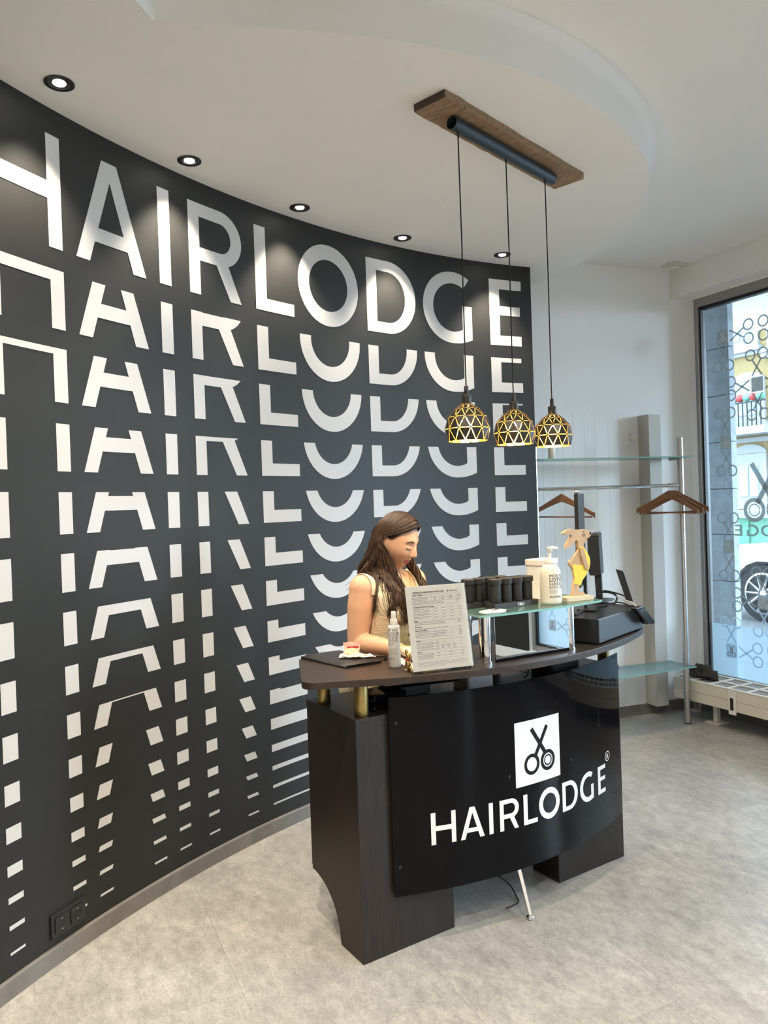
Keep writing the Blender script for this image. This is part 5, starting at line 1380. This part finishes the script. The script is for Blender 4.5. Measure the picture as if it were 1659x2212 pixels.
def locks(n, per, fn):
    for i in range(n):
        u = (i+.5)/n; yr, sg, e, mid = fn(u); ph = hr.uniform(0, 6.28); am = hr.uniform(.008, .016); fr = hr.uniform(12, 17)
        for _ in range(per):
            j = lambda s_: Vector((hr.gauss(0, s_), hr.gauss(0, s_), hr.gauss(0, s_*1.8)))
            strand(sg, max(-.1, min(.078, yr+hr.gauss(0, .012))), e+j(.009), hr.uniform(.002, .0034), mid+j(.008), ph+hr.gauss(0, .25), am, fr)
def right_front(u):
    e = N0+Rv*(.085-.05*u)+Fv*(.06+.12*u); e.z = 1.17-.04*u+hr.gauss(0, .02)
    mid = N0+Rv*(.085-.02*u)+Fv*(-.02+.13*u); mid.z = 1.36-.02*u
    return .07-.1*u+hr.gauss(0, .02), 1, e, mid
def right_back(u):
    e = N0+Rv*(.15-.13*u)-Fv*(.075+.01*u); e.z = 1.225+hr.gauss(0, .015)
    mid = N0+Rv*(.115-.09*u)-Fv*.075; mid.z = 1.38
    return -.02-.07*u+hr.gauss(0, .02), 1, e, mid
def left_front(u):
    e = N0-Rv*(.13-.05*u)+Fv*(.05+.1*u); e.z = 1.16+hr.gauss(0, .025)
    mid = HW(-.1-.01*u, .0+.05*u, -.09)
    return .075-.14*u, -1, e, mid
def left_back(u):
    e = N0-Rv*(.15-.13*u)-Fv*.08; e.z = 1.22+hr.gauss(0, .02)
    mid = N0-Rv*(.1-.08*u)-Fv*.075; mid.z = 1.38
    return -.03-.06*u, -1, e, mid
def right_mid(u):
    e = N0+Rv*(.15-.06*u)+Fv*(-.06+.1*u); e.z = 1.25-.06*u+hr.gauss(0, .015)
    mid = N0+Rv*(.11-.01*u)+Fv*(-.06+.05*u); mid.z = 1.37
    return .0-.05*u+hr.gauss(0, .03), 1, e, mid
locks(13, 20, right_front); locks(9, 18, right_mid); locks(12, 17, right_back); locks(13, 16, left_front); locks(9, 12, left_back)
for i in range(130):
    sg = 1 if i % 3 else -1; yr = hr.uniform(-.07, .078)
    e, md2 = (right_front(hr.random()) if sg > 0 else left_front(hr.random()))[2:]
    strand(sg, yr, e, hr.uniform(.0018, .003), md2, hr.uniform(0, 6), .012)
hm.build('hair', ['hair', 'hair_light'], pers, smooth=True)
m = MB(); N, M = 256, 180; vs = []; fs = []
for i in range(M+1):
    a = -pi/2+pi*i/M
    for k in range(N):
        q = 2*pi*k/N; x, y, z = cos(a)*cos(q), cos(a)*sin(q), sin(a)
        X, Y, Z = x*.0785, y*.094*(1.13 if y < 0 else 1.0), z*.1215
        if z < 0: Y = Y*(1-.5*sm(-z)) if y < 0 else Y
        vs.append((X, Y, Z))
def hairy(c):
    x, y, z = c
    if z < -.075: return False
    if y > -.03 and y > .006+.82*z: return False
    if abs(x) > .06 and -.03 < y and z < .02: return False
    return True
for i in range(M):
    for k in range(N):
        f = (i*N+k, i*N+(k+1) % N, (i+1)*N+(k+1) % N, (i+1)*N+k); c = [sum(vs[j][d] for j in f)/4 for d in range(3)]
        if hairy(c): fs.append(f)
m.add([HW(*v) for v in vs], fs); smooth_edge(m.build('hair_cap', 'hair', pers, smooth=True), 30)
# jewellery
m = MB(); c = HW(.081, -.006, -.037); m.ball(tuple(c), .006, 12, 8); m.ball(tuple(c-Uh*.008), .0045, 12, 8); m.build('earring', 'lamp_gold', pers, smooth=True)
m = MB(); pts = []
for k in range(17):
    t = -1+2*k/16; p = N0+Rv*(-.062*t)+Fv*(.0+.07*(1-t*t)); p.z = 1.315-.095*(1-t*t)**.9; pts.append(pushed(p, .002) if True else p)
m.tube(pts, .001, 6); m.build('necklace', 'brass', pers)
m = MB(); 
vs = []; c = Wr-dr_*.02
for k in range(24):
    q = 2*pi*k/24
    for o in (-.003, .003): vs.append(c+dr_*o+(sd*cos(q)+UZ*sin(q))*.0285)
m.add(vs, [(2*k, (2*k+2) % 48, (2*k+3) % 48, 2*k+1) for k in range(24)]); m.build('wrist_band', 'rubber', pers, smooth=True)
